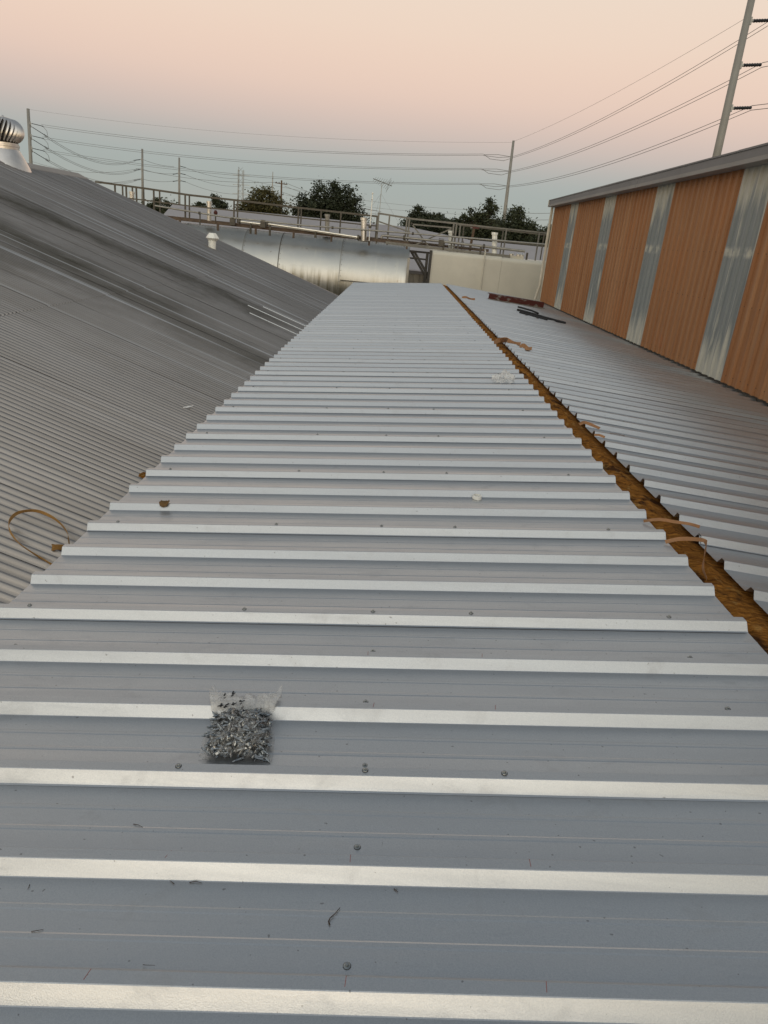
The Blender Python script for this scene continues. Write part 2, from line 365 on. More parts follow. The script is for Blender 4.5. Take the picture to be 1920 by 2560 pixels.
def roof_side(meshes, zf, smesh, pan_x, stitch_x, near_y, far, sgn):
    for j in range(-5, 26):
        kb = 2 + 3 * j; y = Y0 + kb * RIB
        rj = random.Random(j * 7 + sgn)
        sh = put('roof_sheet', meshes[j % 4], low, (rj.uniform(-.005, .005), y + rj.uniform(-.0015, .0015), rj.uniform(0, .0005)))
        for r in range(3):
            for x in pan_x:
                if y + r * RIB < .6: continue
                yy = y + r * RIB + .108 + rj.uniform(-.006, .006); xx = x + rj.uniform(-.012, .012)
                if yy < near_y: put('screw', smesh, sh, (xx, yy, zf(xx) + .0002))
                else: far.lathe((xx, yy, zf(xx)), [(.009, 0), (.008, .003), (.004, .0035), (.004, .008)], 6)
        for x in stitch_x:
            if y < .6: continue
            yy = y + .0455; xx = x + rj.uniform(-.015, .015)
            if yy < near_y: put('screw', smesh, sh, (xx, yy, zf(xx) + .0378))
            else: far.lathe((xx, yy, zf(xx) + .0375), [(.009, 0), (.008, .003), (.004, .0035), (.004, .008)], 6)
roof_side(LM, zl, SCL, (-1.31, .031, 1.214), (-1.35, -.502, .033, .43, 1.217), 13.5, farL, 0)
roof_side(RM, zr, SCR, (1.95, 3.2, 4.45), (2.1, 2.9, 3.7), 9.0, farR, 1)
farL.build('screw_rows', M['washer'], low, kind='stuff'); farR.build('screw_rows', M['washer'], low, kind='stuff')
# crayon layout marks on the rib tops
for x, k, l in ((-.50, 0, .2), (.027, 0, .05), (.43, 0, .1), (.017, 1, 0), (-.43, 1, .3), (.45, 1, 0), (.02, 4, 0), (.05, 3, .1), (.44, 3, .1), (.43, 4, .1)):
    y = Y0 + k * RIB; z = zl(x) + .0362 + (.0022 if (k - 2) % 3 == 0 else 0); mb = MB()
    mb.bar((x, y + .034, z), (x + l * .03, y + .057, z + .0002), .0014, .0006); mb.build('crayon_mark', M['crayon'], low)
# insulation in the ridge gap
mb = MB(); nx, ny = 22, 1500; ya, yb = -3.0, 25.42
for j in range(ny + 1):
    y = ya + (yb - ya) * j / ny
    for i in range(nx + 1):
        u = i / nx; x = 1.36 + .45 * u
        base = min(zl(x), zr(x)) - .014
        tw = (x - 1.58) * 6 + y * 7.2
        b = .003 * sin(pi * u) + .016 * mnoise.noise((x * 9, y * 6, 0)) + .017 * mnoise.noise((x * 20 + y * 13, y * 13 - x * 14, 3)) + .008 * mnoise.noise((x * 45 + y * 30, y * 33 - x * 30, 5)) + .005 * sin(tw * 2 + 2 * mnoise.noise((x, y * 2, 1)))
        edge = min(1, max(0, min(u - .26, .68 - u) / .12))
        mb.v.append((x, y, base - .012 + b * edge + .008 * edge))
for j in range(ny):
    for i in range(nx):
        a = j * (nx + 1) + i; mb.f.append((a, a + 1, a + nx + 2, a + nx + 1))
mb.build('insulation_blanket', M['wool'], low, smooth=True)
# frame and walls of the shed, below the roof
mb = MB(); mb.box(-1.05, 4.90, 25.25, 25.33, 0, zl(-1.05) - .05); mb.build('end_wall', M['farwall'], low)
mb = MB(); mb.box(-1.05, -.97, -3, 25.25, 0, zl(-1.05) - .05); mb.build('side_wall', M['farwall'], low)
for x in (-1.31, .031, 1.2, 1.97, 3.2, 4.45):
    z = (zl(x) if x < XA else zr(x)) - .03; mb = MB(); mb.box(x - .03, x + .03, -2.9, 25.2, z - .14, z); mb.build('purlin', M['dark_steel'], low)
mb = MB()
for sgn in (0,):
    mb.add([(XE + .1, 25.405, zl(XE + .1) - .004), (XR - .01, 25.405, zl(XR) - .004), (XR - .01, 25.405, zl(XR) + .036), (XE + .01, 25.405, zl(XE) + .036),
            (XE + .1, 25.43, zl(XE + .1) - .05), (XR - .01, 25.43, zl(XR) - .05), (XR - .01, 25.43, zl(XR) + .036), (XE + .01, 25.43, zl(XE) + .036)],
           [(0, 1, 2, 3), (7, 6, 5, 4), (3, 2, 6, 7), (0, 4, 5, 1), (0, 3, 7, 4), (1, 5, 6, 2)])
mb.build('rake_trim', M['galv'], low)

# ------------------------------------------------------------------ old warehouse on the left, corrugated roof
TA = rad(18.9)
def zw(x): return CZ - 1.63 - tan(TA) * (x + 1.5)
wh = thing('warehouse', (-8.55, 9, 0), 'old warehouse with large stained grey corrugated metal roof', 'building')
PIT = .0677; NC = 9; CW = PIT * NC
def corr_mesh(name, x0, x1, lift, seed):
    mb = MB(); nn = Vector((sin(TA), 0, cos(TA))); seg = 8; n = NC * seg + 4; nx = 5
    for i in range(nx + 1):
        x = x0 + (x1 - x0) * i / nx
        for j in range(n + 1):
            y = j * PIT / seg
            h = -0.0 + .0195 * cos(2 * pi * y / PIT) + lift + ((.0003, .0012, .0005)[seed % 3] if j < 4 else (-.0006 if j > n - 5 else .0)) + .0016 * mnoise.noise((x * .9, y * 3, seed * 5))
            mb.v.append((x + nn.x * h, y, zw(x) + nn.z * h))
    k = n + 1
    for i in range(nx):
        for j in range(n):
            a = i * k + j; mb.f.append((a, a + k, a + k + 1, a + 1))
    return mb.mesh(name, M['old'], True)
XL, XRG = -3.45, -8.50
LO = [corr_mesh('roof_sheet', XL - .2, -1.28, 0, s) for s in range(3)]
HI = [corr_mesh('roof_sheet', XRG - .02, XL, .0065, s + 5) for s in range(3)]
ncol = 37; YS = 20.05 - ncol * CW
for j in range(ncol):
    rj = random.Random(j)
    put('roof_sheet', LO[j % 3], wh, (0, YS + j * CW, rj.uniform(-.0006, .0006)))
    put('roof_sheet', HI[(j + 1) % 3], wh, (0, YS + j * CW, rj.uniform(-.0006, .0006)))
# three crest strips coloured white for the sky glow's glint, far down the roof
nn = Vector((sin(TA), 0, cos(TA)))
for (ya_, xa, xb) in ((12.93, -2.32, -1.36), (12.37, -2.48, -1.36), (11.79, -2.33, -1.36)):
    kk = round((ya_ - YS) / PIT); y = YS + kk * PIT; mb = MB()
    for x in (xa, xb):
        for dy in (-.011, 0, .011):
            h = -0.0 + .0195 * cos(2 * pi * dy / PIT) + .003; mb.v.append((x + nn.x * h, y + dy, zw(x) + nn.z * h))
    mb.f += [(0, 3, 4, 1), (1, 4, 5, 2)]; mb.build('glint_strip', M['crest'], wh, smooth=True)
# ridge cap, far side slope, rake trim, walls
ZR = zw(XRG)
mb = MB(); prof = [(XRG + .30, zw(XRG + .30) + .022), (XRG + .29, zw(XRG + .29) + .034), (XRG + .03, ZR + .05), (XRG - .22, ZR + .05), (XRG - .25, ZR + .045), (XRG - .52, ZR - .09)]
k = len(prof); ys = [YS, 4, 8, 12, 16, 20.1]
for y in ys: mb.v += [(x, y, z) for x, z in prof]
for i in range(len(ys) - 1):
    for j in range(k - 1): a = i * k + j; mb.f.append((a, a + 1, a + k + 1, a + k))
mb.build('ridge_cap', M['cap'], wh)
mb = MB(); mb.add([(XRG - .19, YS, ZR), (XRG - .19, 20.05, ZR), (XRG - 7, 20.05, ZR - 7 * tan(TA)), (XRG - 7, YS, ZR - 7 * tan(TA))], [(0, 1, 2, 3)]); mb.build('far_roof_slope', M['old'], wh)
mb = MB(); a0 = Vector((-1.3, 20.08, zw(-1.3) + .004)); a1 = Vector((XRG + .1, 20.08, zw(XRG + .1) + .004)); mb.bar(a0, a1, .05, .035, nn); mb.build('rake_trim', M['old'], wh)
mb = MB(); mb.add([(-1.28, 20.02, 0), (XRG - 7, 20.02, 0), (XRG - 7, 20.02, ZR - 7 * tan(TA) - .05), (XRG - .1, 20.02, ZR - .05), (-1.28, 20.02, zw(-1.28) - .05)], [(0, 1, 2, 3, 4)]); mb.build('gable_wall', M['farwall'], wh)
mb = MB(); mb.box(-1.32, -1.26, YS, 20, 0, zw(-1.26) - .06); mb.build('side_wall', M['farwall'], wh)

# ------------------------------------------------------------------ orange building on the right
WX = 4.88; WB, WT = CZ - 1.52, CZ + 1.46
ob = thing('orange_building', (9.5, 10, 0), 'tall building with orange ribbed metal wall and pale daylight strips', 'building')
def wall_mesh(name, w, mat, proud, edge):
    mb = MB(); p = []; y = 0; P = .935 / 4
    while y < w - 1e-6:
        for dy, d in ((0, 0), (.105, 0), (.121, .03), (.158, .03), (.174, 0)):
            if y + dy < w: p.append((y + dy, d))
        p += [(y + .05, .0), (y + .055, .003), (y + .06, .0)] if y + .06 < w else []
        y += P
    p.append((w, 0)); p.sort()
    zs = [WB, WB + .02, CZ - .6, CZ + .25, CZ + .9, WT]
    for z in zs: mb.v += [(WX - d - proud, yy, z) for yy, d in p]
    k = len(p)
    for i in range(len(zs) - 1):
        for j in range(k - 1): a = i * k + j; mb.f.append((a, a + k, a + k + 1, a + 1))
    return mb.mesh(name, mat)
WM = wall_mesh('wall_sheet', .935, M['orange'], 0, 0); SKM = wall_mesh('daylight_sheet', .965, M['glassfibre'], .004, 0); WP = wall_mesh('wall_sheet', .395, M['orange'], 0, 0)
scw = MB()
for i in range(-3, 28):
    b1 = 22.735 - .935 * (i + 1)
    if i == -3: put('wall_sheet', WP, ob, (0, 24.605, 0)); continue
    if i % 4 == 0: put('daylight_sheet', SKM, ob, (0, b1 - .015, 0))
    else: put('wall_sheet', WM, ob, (random.Random(i).uniform(0, .0015), b1, 0))
    for z in (-1.42, -.45, .25, 1.3):
        for q in range(4): scw.box(WX - .006, WX + .001, b1 + .09 + q * .234, b1 + .1 + q * .234, CZ + z, CZ + z + .01)
scw.build('wall_screws', M['dark_steel'], ob, kind='stuff')
# gutter: box with return lip, in lengths
yy = 25.12; i = 0
while yy > -3.2:
    y2 = max(yy - 4.6, -3.3); mb = MB(); e = .002 * (i % 2)
    mb.box(4.655 - e, 4.90, y2 + .004, yy, CZ + 1.455, CZ + 1.575 + e); mb.box(4.640 - e, 4.663, y2 + .004, yy, CZ + 1.576, CZ + 1.60 + e)
    gt = mb.build('gutter', M['gutter'], ob); mb = MB(); mb.box(4.632 - e, 4.86, y2 + .004, yy + .0, CZ + 1.395, CZ + 1.4545); mb.build('gutter_lip', M['gutter_lip'], gt)
    yy = y2; i += 1
mb = MB(); mb.box(4.628, 4.92, 25.121, 25.13, CZ + 1.39, CZ + 1.604); mb.build('gutter_end', M['trim'], ob)
mb = MB(); mb.box(4.846, 4.96, 25.0, 25.12, WB, CZ + 1.394); mb.build('corner_trim', M['trim'], ob)
mb = MB(); mb.tube([(4.79, 25.17, CZ + 1.39), (4.79, 25.17, CZ - 1.05), (4.76, 25.2, CZ - 1.22), (4.72, 25.24, CZ - 1.50)], .045, 8); mb.build('downspout', M['trim'], ob)
mb = MB(); mb.box(4.93, 14.5, -3.3, 24.98, 0, CZ + 1.44); mb.build('building_core', M['dark_steel'], ob)
mb = MB(); mb.box(4.91, 14.6, -3.3, 25.08, CZ + 1.46, CZ + 1.585); mb.build('roof', M['gutter'], ob)
# ------------------------------------------------------------------ turbine vent on the warehouse ridge
tv = thing('turbine_vent', (-8.36, 16.3, CZ + .78), 'round spinning turbine vent with bright curved fins on warehouse ridge', 'roof vent')
cx_, cy_ = -8.36, 16.3
mb = MB(); mb.lathe((cx_, cy_, CZ), [(.50, .50), (.44, .66), (.36, .82), (.265, .98)], 20); mb.build('flashing_cone', M['turbine'], tv, smooth=40)
mb = MB(); mb.lathe((cx_, cy_, CZ), [(.262, .97), (.262, 1.03), (.275, 1.035), (.275, 1.065), (.262, 1.07), (.262, 1.1)], 24); mb.build('neck', M['turbine'], tv, smooth=40)
nf = 26
fin = MB()
for i in range(11):
    t_ = i / 10; ph = -.5 + 1.02 * t_; ph = -1.05 + 2.15 * t_
    r = .365 * cos(ph * .86); z = 1.325 + .245 * sin(ph); tw = .55 * (t_ - .5)
    for dw, dr in ((-.032, -.035), (0, .0), (.030, .018)):
        rr = (r + dr); w = dw * (.35 + .65 * cos(ph))
        ang = tw + w / max(.12, r)
        fin.v.append((rr * cos(ang), rr * sin(ang), z))
for i in range(10):
    for j in range(2): a = i * 3 + j; fin.f.append((a, a + 1, a + 4, a + 3))
fme = fin.mesh('fin', M['turbine'], True)
for k in range(nf):
    o = put('fin', fme, tv, (cx_, cy_, CZ)); o.rotation_euler.z = 2 * pi * k / nf
mb = MB(); mb.lathe((cx_, cy_, CZ), [(.21, 1.525), (.19, 1.548), (.09, 1.575), (.03, 1.583), (.022, 1.6), (.004, 1.612)], 20); mb.build('crown_cap', M['turbine'], tv, smooth=40)
mb = MB(); mb.lathe((cx_, cy_, CZ), [(.235, 1.1), (.30, 1.2), (.305, 1.45), (.2, 1.53)], 16); mb.build('inner_shade_drum', M['darkhole'], tv)  # near-black drum paints the shade seen between the fins
# small flue on the warehouse slope
vp = thing('flue_pipe', (-4.43, 17.8, zw(-4.43)), 'short white flue pipe with pointed cap on corrugated roof', 'flue pipe')
mb = MB(); mb.tube([(-4.43, 17.8, zw(-4.43) - .08), (-4.425, 17.8, CZ - .40)], .088, 16); mb.build('pipe', M['vent_white'], vp, smooth=40)
mb = MB(); mb.lathe((-4.42, 17.8, CZ), [(.088, -.452), (.158, -.388), (.082, -.278)], 6); mb.build('cap', M['vent_white'], vp)

# ------------------------------------------------------------------ tanks behind the roofs
tank = thing('horizontal_tank', (-5.8, 29.1, 0), 'long horizontal silver tank in riveted metal jacket', 'tank')
TY, TZ, TR = 29.1, CZ - 1.74, 1.55
bounds = [.37, -2.16, -4.44, -5.80, -8.1, -10.4, -12.7]
rv = MB(); rv.lathe((0, 0, 0), [(.016, 0), (.013, .009), (.005, .012)], 6); rv = rv.mesh('rivet', M['pipe_dull'])
for i in range(6):
    x1, x0 = bounds[i], bounds[i + 1]; mb = MB(); r = TR + (.008 if i % 2 else 0); nseg = 72
    xs = [x0 - (.03 if i % 2 else 0), (x0 + x1) / 2, x1 + (.03 if i % 2 else 0)]
    for x in xs:
        for j in range(nseg): a = 2 * pi * j / nseg; mb.v.append((x, TY + r * sin(a), TZ + r * cos(a)))
    for q in range(2):
        for j in range(nseg): mb.f.append((q * nseg + j, q * nseg + (j + 1) % nseg, (q + 1) * nseg + (j + 1) % nseg, (q + 1) * nseg + j))
    js = mb.build('jacket_sheet', M['tank'], tank, smooth=True)
    mb = MB()                                                    # lap strip and rivets along the seam
    for a0, a1 in ((rad(-112), rad(-4)),):
        q = 26
        for j in range(q + 1):
            a = a0 + (a1 - a0) * j / q
            for xx in (x0 - .018, x0 + .014): mb.v.append((xx, TY + (TR + .0125) * sin(a), TZ + (TR + .0125) * cos(a)))
        for j in range(q): mb.f.append((2 * j, 2 * j + 1, 2 * j + 3, 2 * j + 2))
    mb.build('seam_strip', M['pipe_dull'] if i != 1 else M['rail'], js)
    for j in range(12):
        a = rad(-95 + 7.4 * j); o = put('rivet', rv, js, (x0 + .05, TY + (TR + .008) * sin(a), TZ + (TR + .008) * cos(a))); o.rotation_euler = (-a, 0, 0)
mb = MB()
for j in range(18): mb.v.append((.37, TY + (TR - .02) * sin(2 * pi * j / 18), TZ + (TR - .02) * cos(2 * pi * j / 18)))
mb.f.append(tuple(range(18))); mb.build('end_plate', M['tank'], tank)
mb = MB(); mb.box(.30, .39, 27.50, 27.62, CZ - 2.4, CZ - .62); mb.build('end_flashing', M['pipe_dull'], tank)
mb = MB()
a = rad(-78); mb.box(-2.1, .3, 27.46, 27.5, CZ - 1.63, CZ - 1.605); mb.build('jacket_lap', M['rail'], tank)
for x in (-9, -5, -1):
    mb = MB(); mb.box(x - .2, x + .2, TY - 1.1, TY + 1.1, 0, TZ - 1.1); mb.build('saddle', M['conc'], tank)
# cream clad tank
ct = thing('cream_tank', (3.5, 29, 0), 'boxy cream painted tank with smooth flat panels beside orange wall', 'tank')
def panel(x0, x1, zt, proud):
    mb = MB(); pr = [(27.6 - proud, .5)] + [(27.6 - proud + .16 * (1 - cos(t_)), zt - .16 + .16 * sin(t_)) for t_ in [pi / 2 * q / 6 for q in range(7)]] + [(30.4, zt)]
    for x in (x0, x1): mb.v += [(x, y, z) for y, z in pr]
    k = len(pr)
    for j in range(k - 1): mb.f.append((j, j + k, j + k + 1, j + 1))
    mb.f.append(tuple(range(k))[::-1]); mb.f.append(tuple(k + j for j in range(k)))
    return mb.build('cladding_panel', M['cream'], ct, smooth=35)
panel(1.18, 3.735, CZ - .28, .002); panel(3.74, 5.3, CZ - .30, 0.0); panel(5.304, 8.2, CZ - .30, 0.003)
mb = MB(); mb.tube([(3.10, 27.55, CZ - 1.9), (3.09, 27.55, CZ - .14), (3.09, 27.75, CZ - .1)], .024, 8); mb.build('conduit', M['cream'], ct)
mb = MB(); mb.box(1.10, 1.174, 27.55, 28.2, 0, CZ - .3); mb.build('corner_post', M['dark_steel'], ct)
# things in the slot between the tanks
ld = thing('access_stair', (.7, 28.6, 0), 'dark steel stair descending in gap between silver and cream tanks', 'stair')
for dx in (0, .12):
    mb = MB(); mb.bar(at((.40 + dx, -.39), 28.4), at((1.05 + dx, -1.25), 28.4), .05, .09); mb.build('stringer', M['dark_steel'], ld)
for k in range(6):
    t_ = k / 5; mb = MB(); mb.bar(at((.42 + .63 * t_, -.44 - .82 * t_), 28.38), at((.60 + .63 * t_, -.42 - .82 * t_), 28.38), .04, .03); mb.build('tread', M['rail'], ld)
mb = MB(); mb.box(.35, 1.2, 28.3, 28.4, CZ - .43, CZ - .36); mb.build('landing_beam', M['dark_steel'], ld)
mb = MB(); mb.bar(at((.35, -.62), 28.5), at((1.0, -.62), 28.5), .06); mb.build('cross_pipe', M['dark_steel'], ld)
mb = MB(); mb.box(.98, 1.08, 28.2, 28.3, 0, CZ - .4); mb.build('column', M['dark_steel'], ld)
sh = thing('small_pump_house', (.9, 29.9, 0), 'small grey ribbed cabin with pale roof edge in gap between tanks', 'cabin')
for k in range(6):
    mb = MB(); mb.box(.2 + k * .22, .41 + k * .22, 29.5, 29.9 + .004 * (k % 2), 0, CZ - 1.24); mb.build('wall_panel', M['pipe_dull'], sh)
mb = MB(); mb.box(.15, 1.6, 29.4, 31.4, CZ - 1.235, CZ - 1.12); mb.build('roof', M['farroof'], sh)
mb = MB(); mb.box(.2, 1.5, 29.92, 31.3, 0, CZ - 1.24); mb.build('core', M['pipe_dull'], sh)
# catwalk deck with grating on top of the tank
cw = thing('catwalk', (-4.5, 28.5, CZ - .18), 'rusty steel catwalk deck running along top of silver tank', 'catwalk')
mb = MB(); mb.bar((-10.6, 28.05, CZ - .05), (.34, 28.05, CZ - .14), .05, .1); mb.build('edge_beam', M['rustdeck'], cw)
mb = MB(); mb.bar((-10.6, 29.25, CZ - .03), (3.4, 29.25, CZ - .12), .05, .1); mb.build('edge_beam', M['rustdeck'], cw)
mb = MB()
for k in range(120):
    x = -10.5 + k * .112; mb.box(x, x + .02, 28.06, 29.24, CZ - .09, CZ - .06)
mb.build('grating_bars', M['rail'], cw, kind='stuff')
mb = MB(); mb.bar(at((-.55, -.18), 28.0), at((4.0, -.24), 28.0), .03, .1); mb.build('toe_plate', M['rail_light'], cw)
for k in range(8):
    mb = MB(); x = -9.6 + k * 1.4; mb.box(x, x + .07, 28.0, 28.07, CZ - .34, CZ - .1); mb.build('bracket', M['rustdeck'], cw)
# railings: posts and rails are parts
def railing(label, Y, segs, posts, zb, mid, mat, w=.055, diag=()):
    r = thing('railing', at((segs[len(segs) // 2][0], zb), Y), label, 'railing')
    for a, b in zip(segs[:-1], segs[1:]):
        mb = MB(); mb.bar(at(a, Y), at(b, Y), w, w); mb.build('top_rail', mat, r)
        if mid:
            mb = MB(); mb.bar(at((a[0], a[1] * (1 - mid) + zb * mid), Y), at((b[0], b[1] * (1 - mid) + zb * mid), Y), w * .8, w * .8); mb.build('mid_rail', mat, r)
    for x in posts:
        for a, b in zip(segs[:-1], segs[1:]):
            if a[0] <= x <= b[0]:
                t_ = (x - a[0]) / (b[0] - a[0]); zt = a[1] + (b[1] - a[1]) * t_
                mb = MB(); mb.bar(at((x, zb), Y), at((x, zt), Y), w * .95, w * .95); mb.build('post', mat, r); break
    for a, b in diag:
        mb = MB(); mb.bar(at(a, Y), at(b, Y), w * .8, w * .8); mb.build('diagonal_brace', mat, r)
    return r
railing('brown steel handrail on near edge of tank catwalk', 28.1, [(-11.0, .895), (-9.24, .84), (-7.65, .765), (-5.6, .742), (-3.66, .70), (-.9, .67)], [-10.31, -9.91, -9.55, -8.93, -7.81, -6.06, -3.75, -2.23, -.93], -.10, .42, M['rail'])
railing('thinner brown handrail on far edge of tank catwalk', 29.3, [(-11.0, .885), (-9.24, .825), (-7.65, .75), (-5.6, .728), (-3.66, .688), (-.9, .658)], [-10.04, -9.69, -9.29, -8.72, -7.66, -5.93, -3.65, -2.94], -.08, .42, M['rail'], .05)
railing('cross braced grey handrail over gap between the two tanks', 28.1, [(-.92, .775), (.30, .70), (1.95, .69)], [-.88, -.49, .14, .23, 1.83, 1.93], -.25, .0, M['rail_light'], .06,
        [((.30, .56), (1.05, -.2)), ((1.85, .55), (.45, -.2)), ((-.85, .5), (.3, .25)), ((.3, .52), (1.85, .53))])
railing('grey handrail above cream tank next to orange wall', 28.1, [(1.96, .685), (5.22, .665)], [2.07, 3.73, 4.92], -.3, .0, M['rail_light'], .05)
railing('far grey handrail behind cream tank vents', 29.6, [(2.0, .64), (5.5, .60)], [2.2, 3.62, 5.1], -.25, .45, M['rail'], .045)
# pipes on the tanks
def pipe(label, pts, r, mat, Y=27.95, flanges=(), drops=(), valves=()):
    P = [at(p, Y) for p in pts]
    t_ = thing('pipe', P[0], label, 'pipe')
    mb = MB(); mb.tube(P, r, 10); mb.build('pipe_run', mat, t_, smooth=40)
    for k in flanges:
        c = at(k, Y); mb = MB(); mb.tube([c - Vector((.035, 0, 0)), c + Vector((.035, 0, 0))], r * 1.7, 10); mb.build('flange', M['rail'], t_)
    for (x, z0, z1) in drops:
        mb = MB(); mb.tube([at((x, z0), Y), at((x, z1), Y)], r * .8, 8); mb.build('support_leg', M['rail'], t_)
    for k in valves:
        c = at(k, Y); mb = MB(); mb.box(c.x - .09, c.x + .09, c.y - .1, c.y + .1, c.z - .1, c.z + .12); mb.build('valve_body', M['rail'], t_)
        mb = MB(); mb.lathe((c.x, c.y, c.z + .14), [(.1, 0), (.1, .02)], 12); mb.build('hand_wheel', M['rail'], t_)
    return t_
pipe('bright silver pipe sloping down along tank top to right', [(-4.85, .06), (-3.2, -.01), (-1.52, -.095)], .052, M['pipe'], flanges=[(-4.85, .06), (-1.55, -.094)], drops=[(-4.75, .05, -.33), (-3.1, -.02, -.25)], valves=[(-5.0, .02)])
pipe('short bright silver pipe left of valve on tank top', [(-5.85, .05), (-5.07, .035)], .05, M['pipe'], flanges=[(-5.85, .05)], drops=[(-5.45, .04, -.33)], valves=[(-6.1, .0)])
pipe('long thin silver pipe running the length of both tanks', [(-8.9, .30), (-6.4, .15), (-3.5, .13), (-.65, .195), (1.5, .235), (5.2, .285)], .03, M['pipe_dull'], 27.9, flanges=[(-7.3, .2), (-2.5, .15), (.4, .215)], drops=[(-7.28, .2, -.2), (-1.3, .18, -.2)])
pipe('white pipe with elbow crossing gap and running over cream tank', [(-.72, -.05), (-.70, .035), (-.6, .052), (.5, .05), (1.5, .045), (3.0, .018), (4.5, -.01)], .048, M['pipe_dull'], 28.0, flanges=[(.1, .05), (3.0, .018)], drops=[(1.55, .04, -.25), (2.9, .01, -.3), (4.6, -.05, -.3)], valves=[(1.45, -.02)])
# vent stubs
def stub(label, d0, d1, r, Y, mat, cap=True, flange=True):
    b = at(d0, Y); t = at(d1, Y); v = thing('vent_stub', b, label, 'vent')
    mb = MB(); mb.tube([b, t - Vector((0, 0, .06))], r, 14); mb.build('stub_pipe', mat, v, smooth=40)
    mb = MB(); mb.tube([t - Vector((0, 0, .085)), t], r * 1.22, 14); mb.build('cap', mat, v, smooth=40)
    if flange: mb = MB(); mb.tube([b, b + Vector((0, 0, .03))], r * 1.9, 14); mb.build('base_flange', M['rail'], v, smooth=40)
stub('short silver vent stub nearest the corrugated roof rake', (-9.72, .12), (-9.71, .69), .085, 28.6, M['vent'])
stub('silver vent stub with red valve beside it on silver tank', (-6.95, -.06), (-6.95, .62), .085, 28.6, M['vent'])
stub('dull vent stub in front of dark tree behind railing', (-2.68, -.12), (-2.71, .575), .085, 28.9, M['pipe_dull'])
stub('wide silver vent stub by the thin white mast', (-1.34, -.22), (-1.40, .58), .11, 28.0, M['vent'])
stub('white vent stub behind the crossed railing braces', (1.83, -.26), (1.76, .435), .09, 28.9, M['vent_white'])
stub('white capped vent stub on cream tank left of power pole', (3.43, -.32), (3.33, .52), .095, 28.1, M['vent_white'])
o = thing('red_valve', at((-6.72, 0), 28.4), 'small red hand valve on silver tank', 'valve')
mb = MB(); mb.tube([at((-6.72, -.1), 28.4), at((-6.72, .2), 28.4)], .025, 8); mb.build('stem', M['rail'], o)
mb = MB(); c = at((-6.72, .25), 28.4); mb.lathe(c, [(.03, -.06), (.07, -.03), (.075, .03), (.03, .1)], 10); mb.build('valve_body', M['red_rust'], o)
o = thing('red_gauge_post', at((2.55, -.28), 29.5), 'rusty red post behind handrail of cream tank', 'post')
mb = MB(); mb.tube([at((2.50, -.3), 29.5), at((2.58, .72), 29.5)], .05, 8); mb.build('shaft', M['wood'], o)
mb = MB(); mb.box(2.62, 2.95, 29.45, 29.55, CZ + .62, CZ + .68); mb.build('arm', M['red_rust'], o)
o = thing('tank_hatch', at((4.6, -.3), 28.3), 'low white hatch curb with round lids at right end of cream tank', 'hatch')
mb = MB(); mb.box(4.05, 4.60, 28.15, 28.9, CZ - .31, CZ - .20); mb.build('curb', M['cream'], o)
for x in (4.15, 4.42, 4.55):
    mb = MB(); c = Vector((x, 28.3, CZ - .2)); mb.lathe(c, [(.09, 0), (.09, .06), (.05, .1), (.02, .12)], 12); mb.build('lid', M['vent'], o, smooth=40)
o = thing('whip_mast', at((-1.15, -.12), 27.9), 'thin white mast with two bulbs standing on silver tank', 'mast')
mb = MB(); mb.tube([at((-1.15, -.18), 27.9), at((-1.157, 1.38), 27.9)], .018, 8); mb.build('pole', M['vent_white'], o)
for d in ((-1.157, 1.40), (-1.156, 1.21), (-1.154, .86)):
    mb = MB(); mb.lathe(at(d, 27.9), [(.015, -.04), (.032, -.02), (.032, .02), (.012, .04)], 10); mb.build('bulb', M['white'], o, smooth=40)
mb = MB(); mb.lathe(at((-1.16, .3), 27.87), [(.03, -.05), (.06, -.03), (.06, .03), (.03, .05)], 10); mb.build('junction_box', M['rail'], o)

# ------------------------------------------------------------------ distant buildings
def far_building(label, x0, x1, yr, zr_, slope, depth, roofcol):
    b = thing('distant_building', ((x0 + x1) / 2, yr, 0), label, 'building')
    ze = zr_ - slope * depth; mb = MB()
    mb.add([(x0, yr - depth, ze), (x1, yr - depth, ze), (x1, yr, zr_), (x0, yr, zr_), (x1, yr + depth, ze), (x0, yr + depth, ze)], [(0, 1, 2, 3), (3, 2, 4, 5)])
    mb.v += [(v[0], v[1], v[2] - .15) for v in mb.v[:6]]; mb.f += [(0, 6, 7, 1), (1, 7, 8, 2), (2, 8, 10, 4), (3, 9, 6, 0), (5, 11, 9, 3), (4, 10, 11, 5)]
    mb.build('roof', roofcol, b)
    mb = MB(); i = .3; e = slope * .5
    mb.add([(x0 + i, yr - depth + .5, 0), (x1 - i, yr - depth + .5, 0), (x1 - i, yr + depth - .5, 0), (x0 + i, yr + depth - .5, 0),
            (x0 + i, yr - depth + .5, ze + e - .2), (x1 - i, yr - depth + .5, ze + e - .2), (x1 - i, yr + depth - .5, ze + e - .2), (x0 + i, yr + depth - .5, ze + e - .2), (x0 + i, yr, zr_ - .3), (x1 - i, yr, zr_ - .3)],
           [(0, 1, 5, 4), (2, 3, 7, 6), (1, 2, 6, 9, 5), (3, 0, 4, 8, 7)])
    mb.build('wall', M['farwall'], b)
    return b
fb = far_building('long distant shed with mauve grey roof behind tank railings', -18.6, .6, 62, CZ + .94, .345, 10, M['farroof'])
mb = MB(); mb.add([(.604, 52, CZ - 2.51), (5.4, 52, CZ - 2.51), (5.4, 62, CZ + .45), (.604, 62, CZ + .94)], [(0, 1, 2, 3)]); mb.build('hip_roof', M['farroof'], fb)
mb = MB(); mb.box(.62, 5.3, 52.5, 61.5, 0, CZ - 2.9); mb.build('annex_wall', M['farwall'], fb)
far_building('lower distant grey roofed shed right of the long mauve one', 4.9, 22, 60, CZ + .42, .25, 9, M['farroof'])

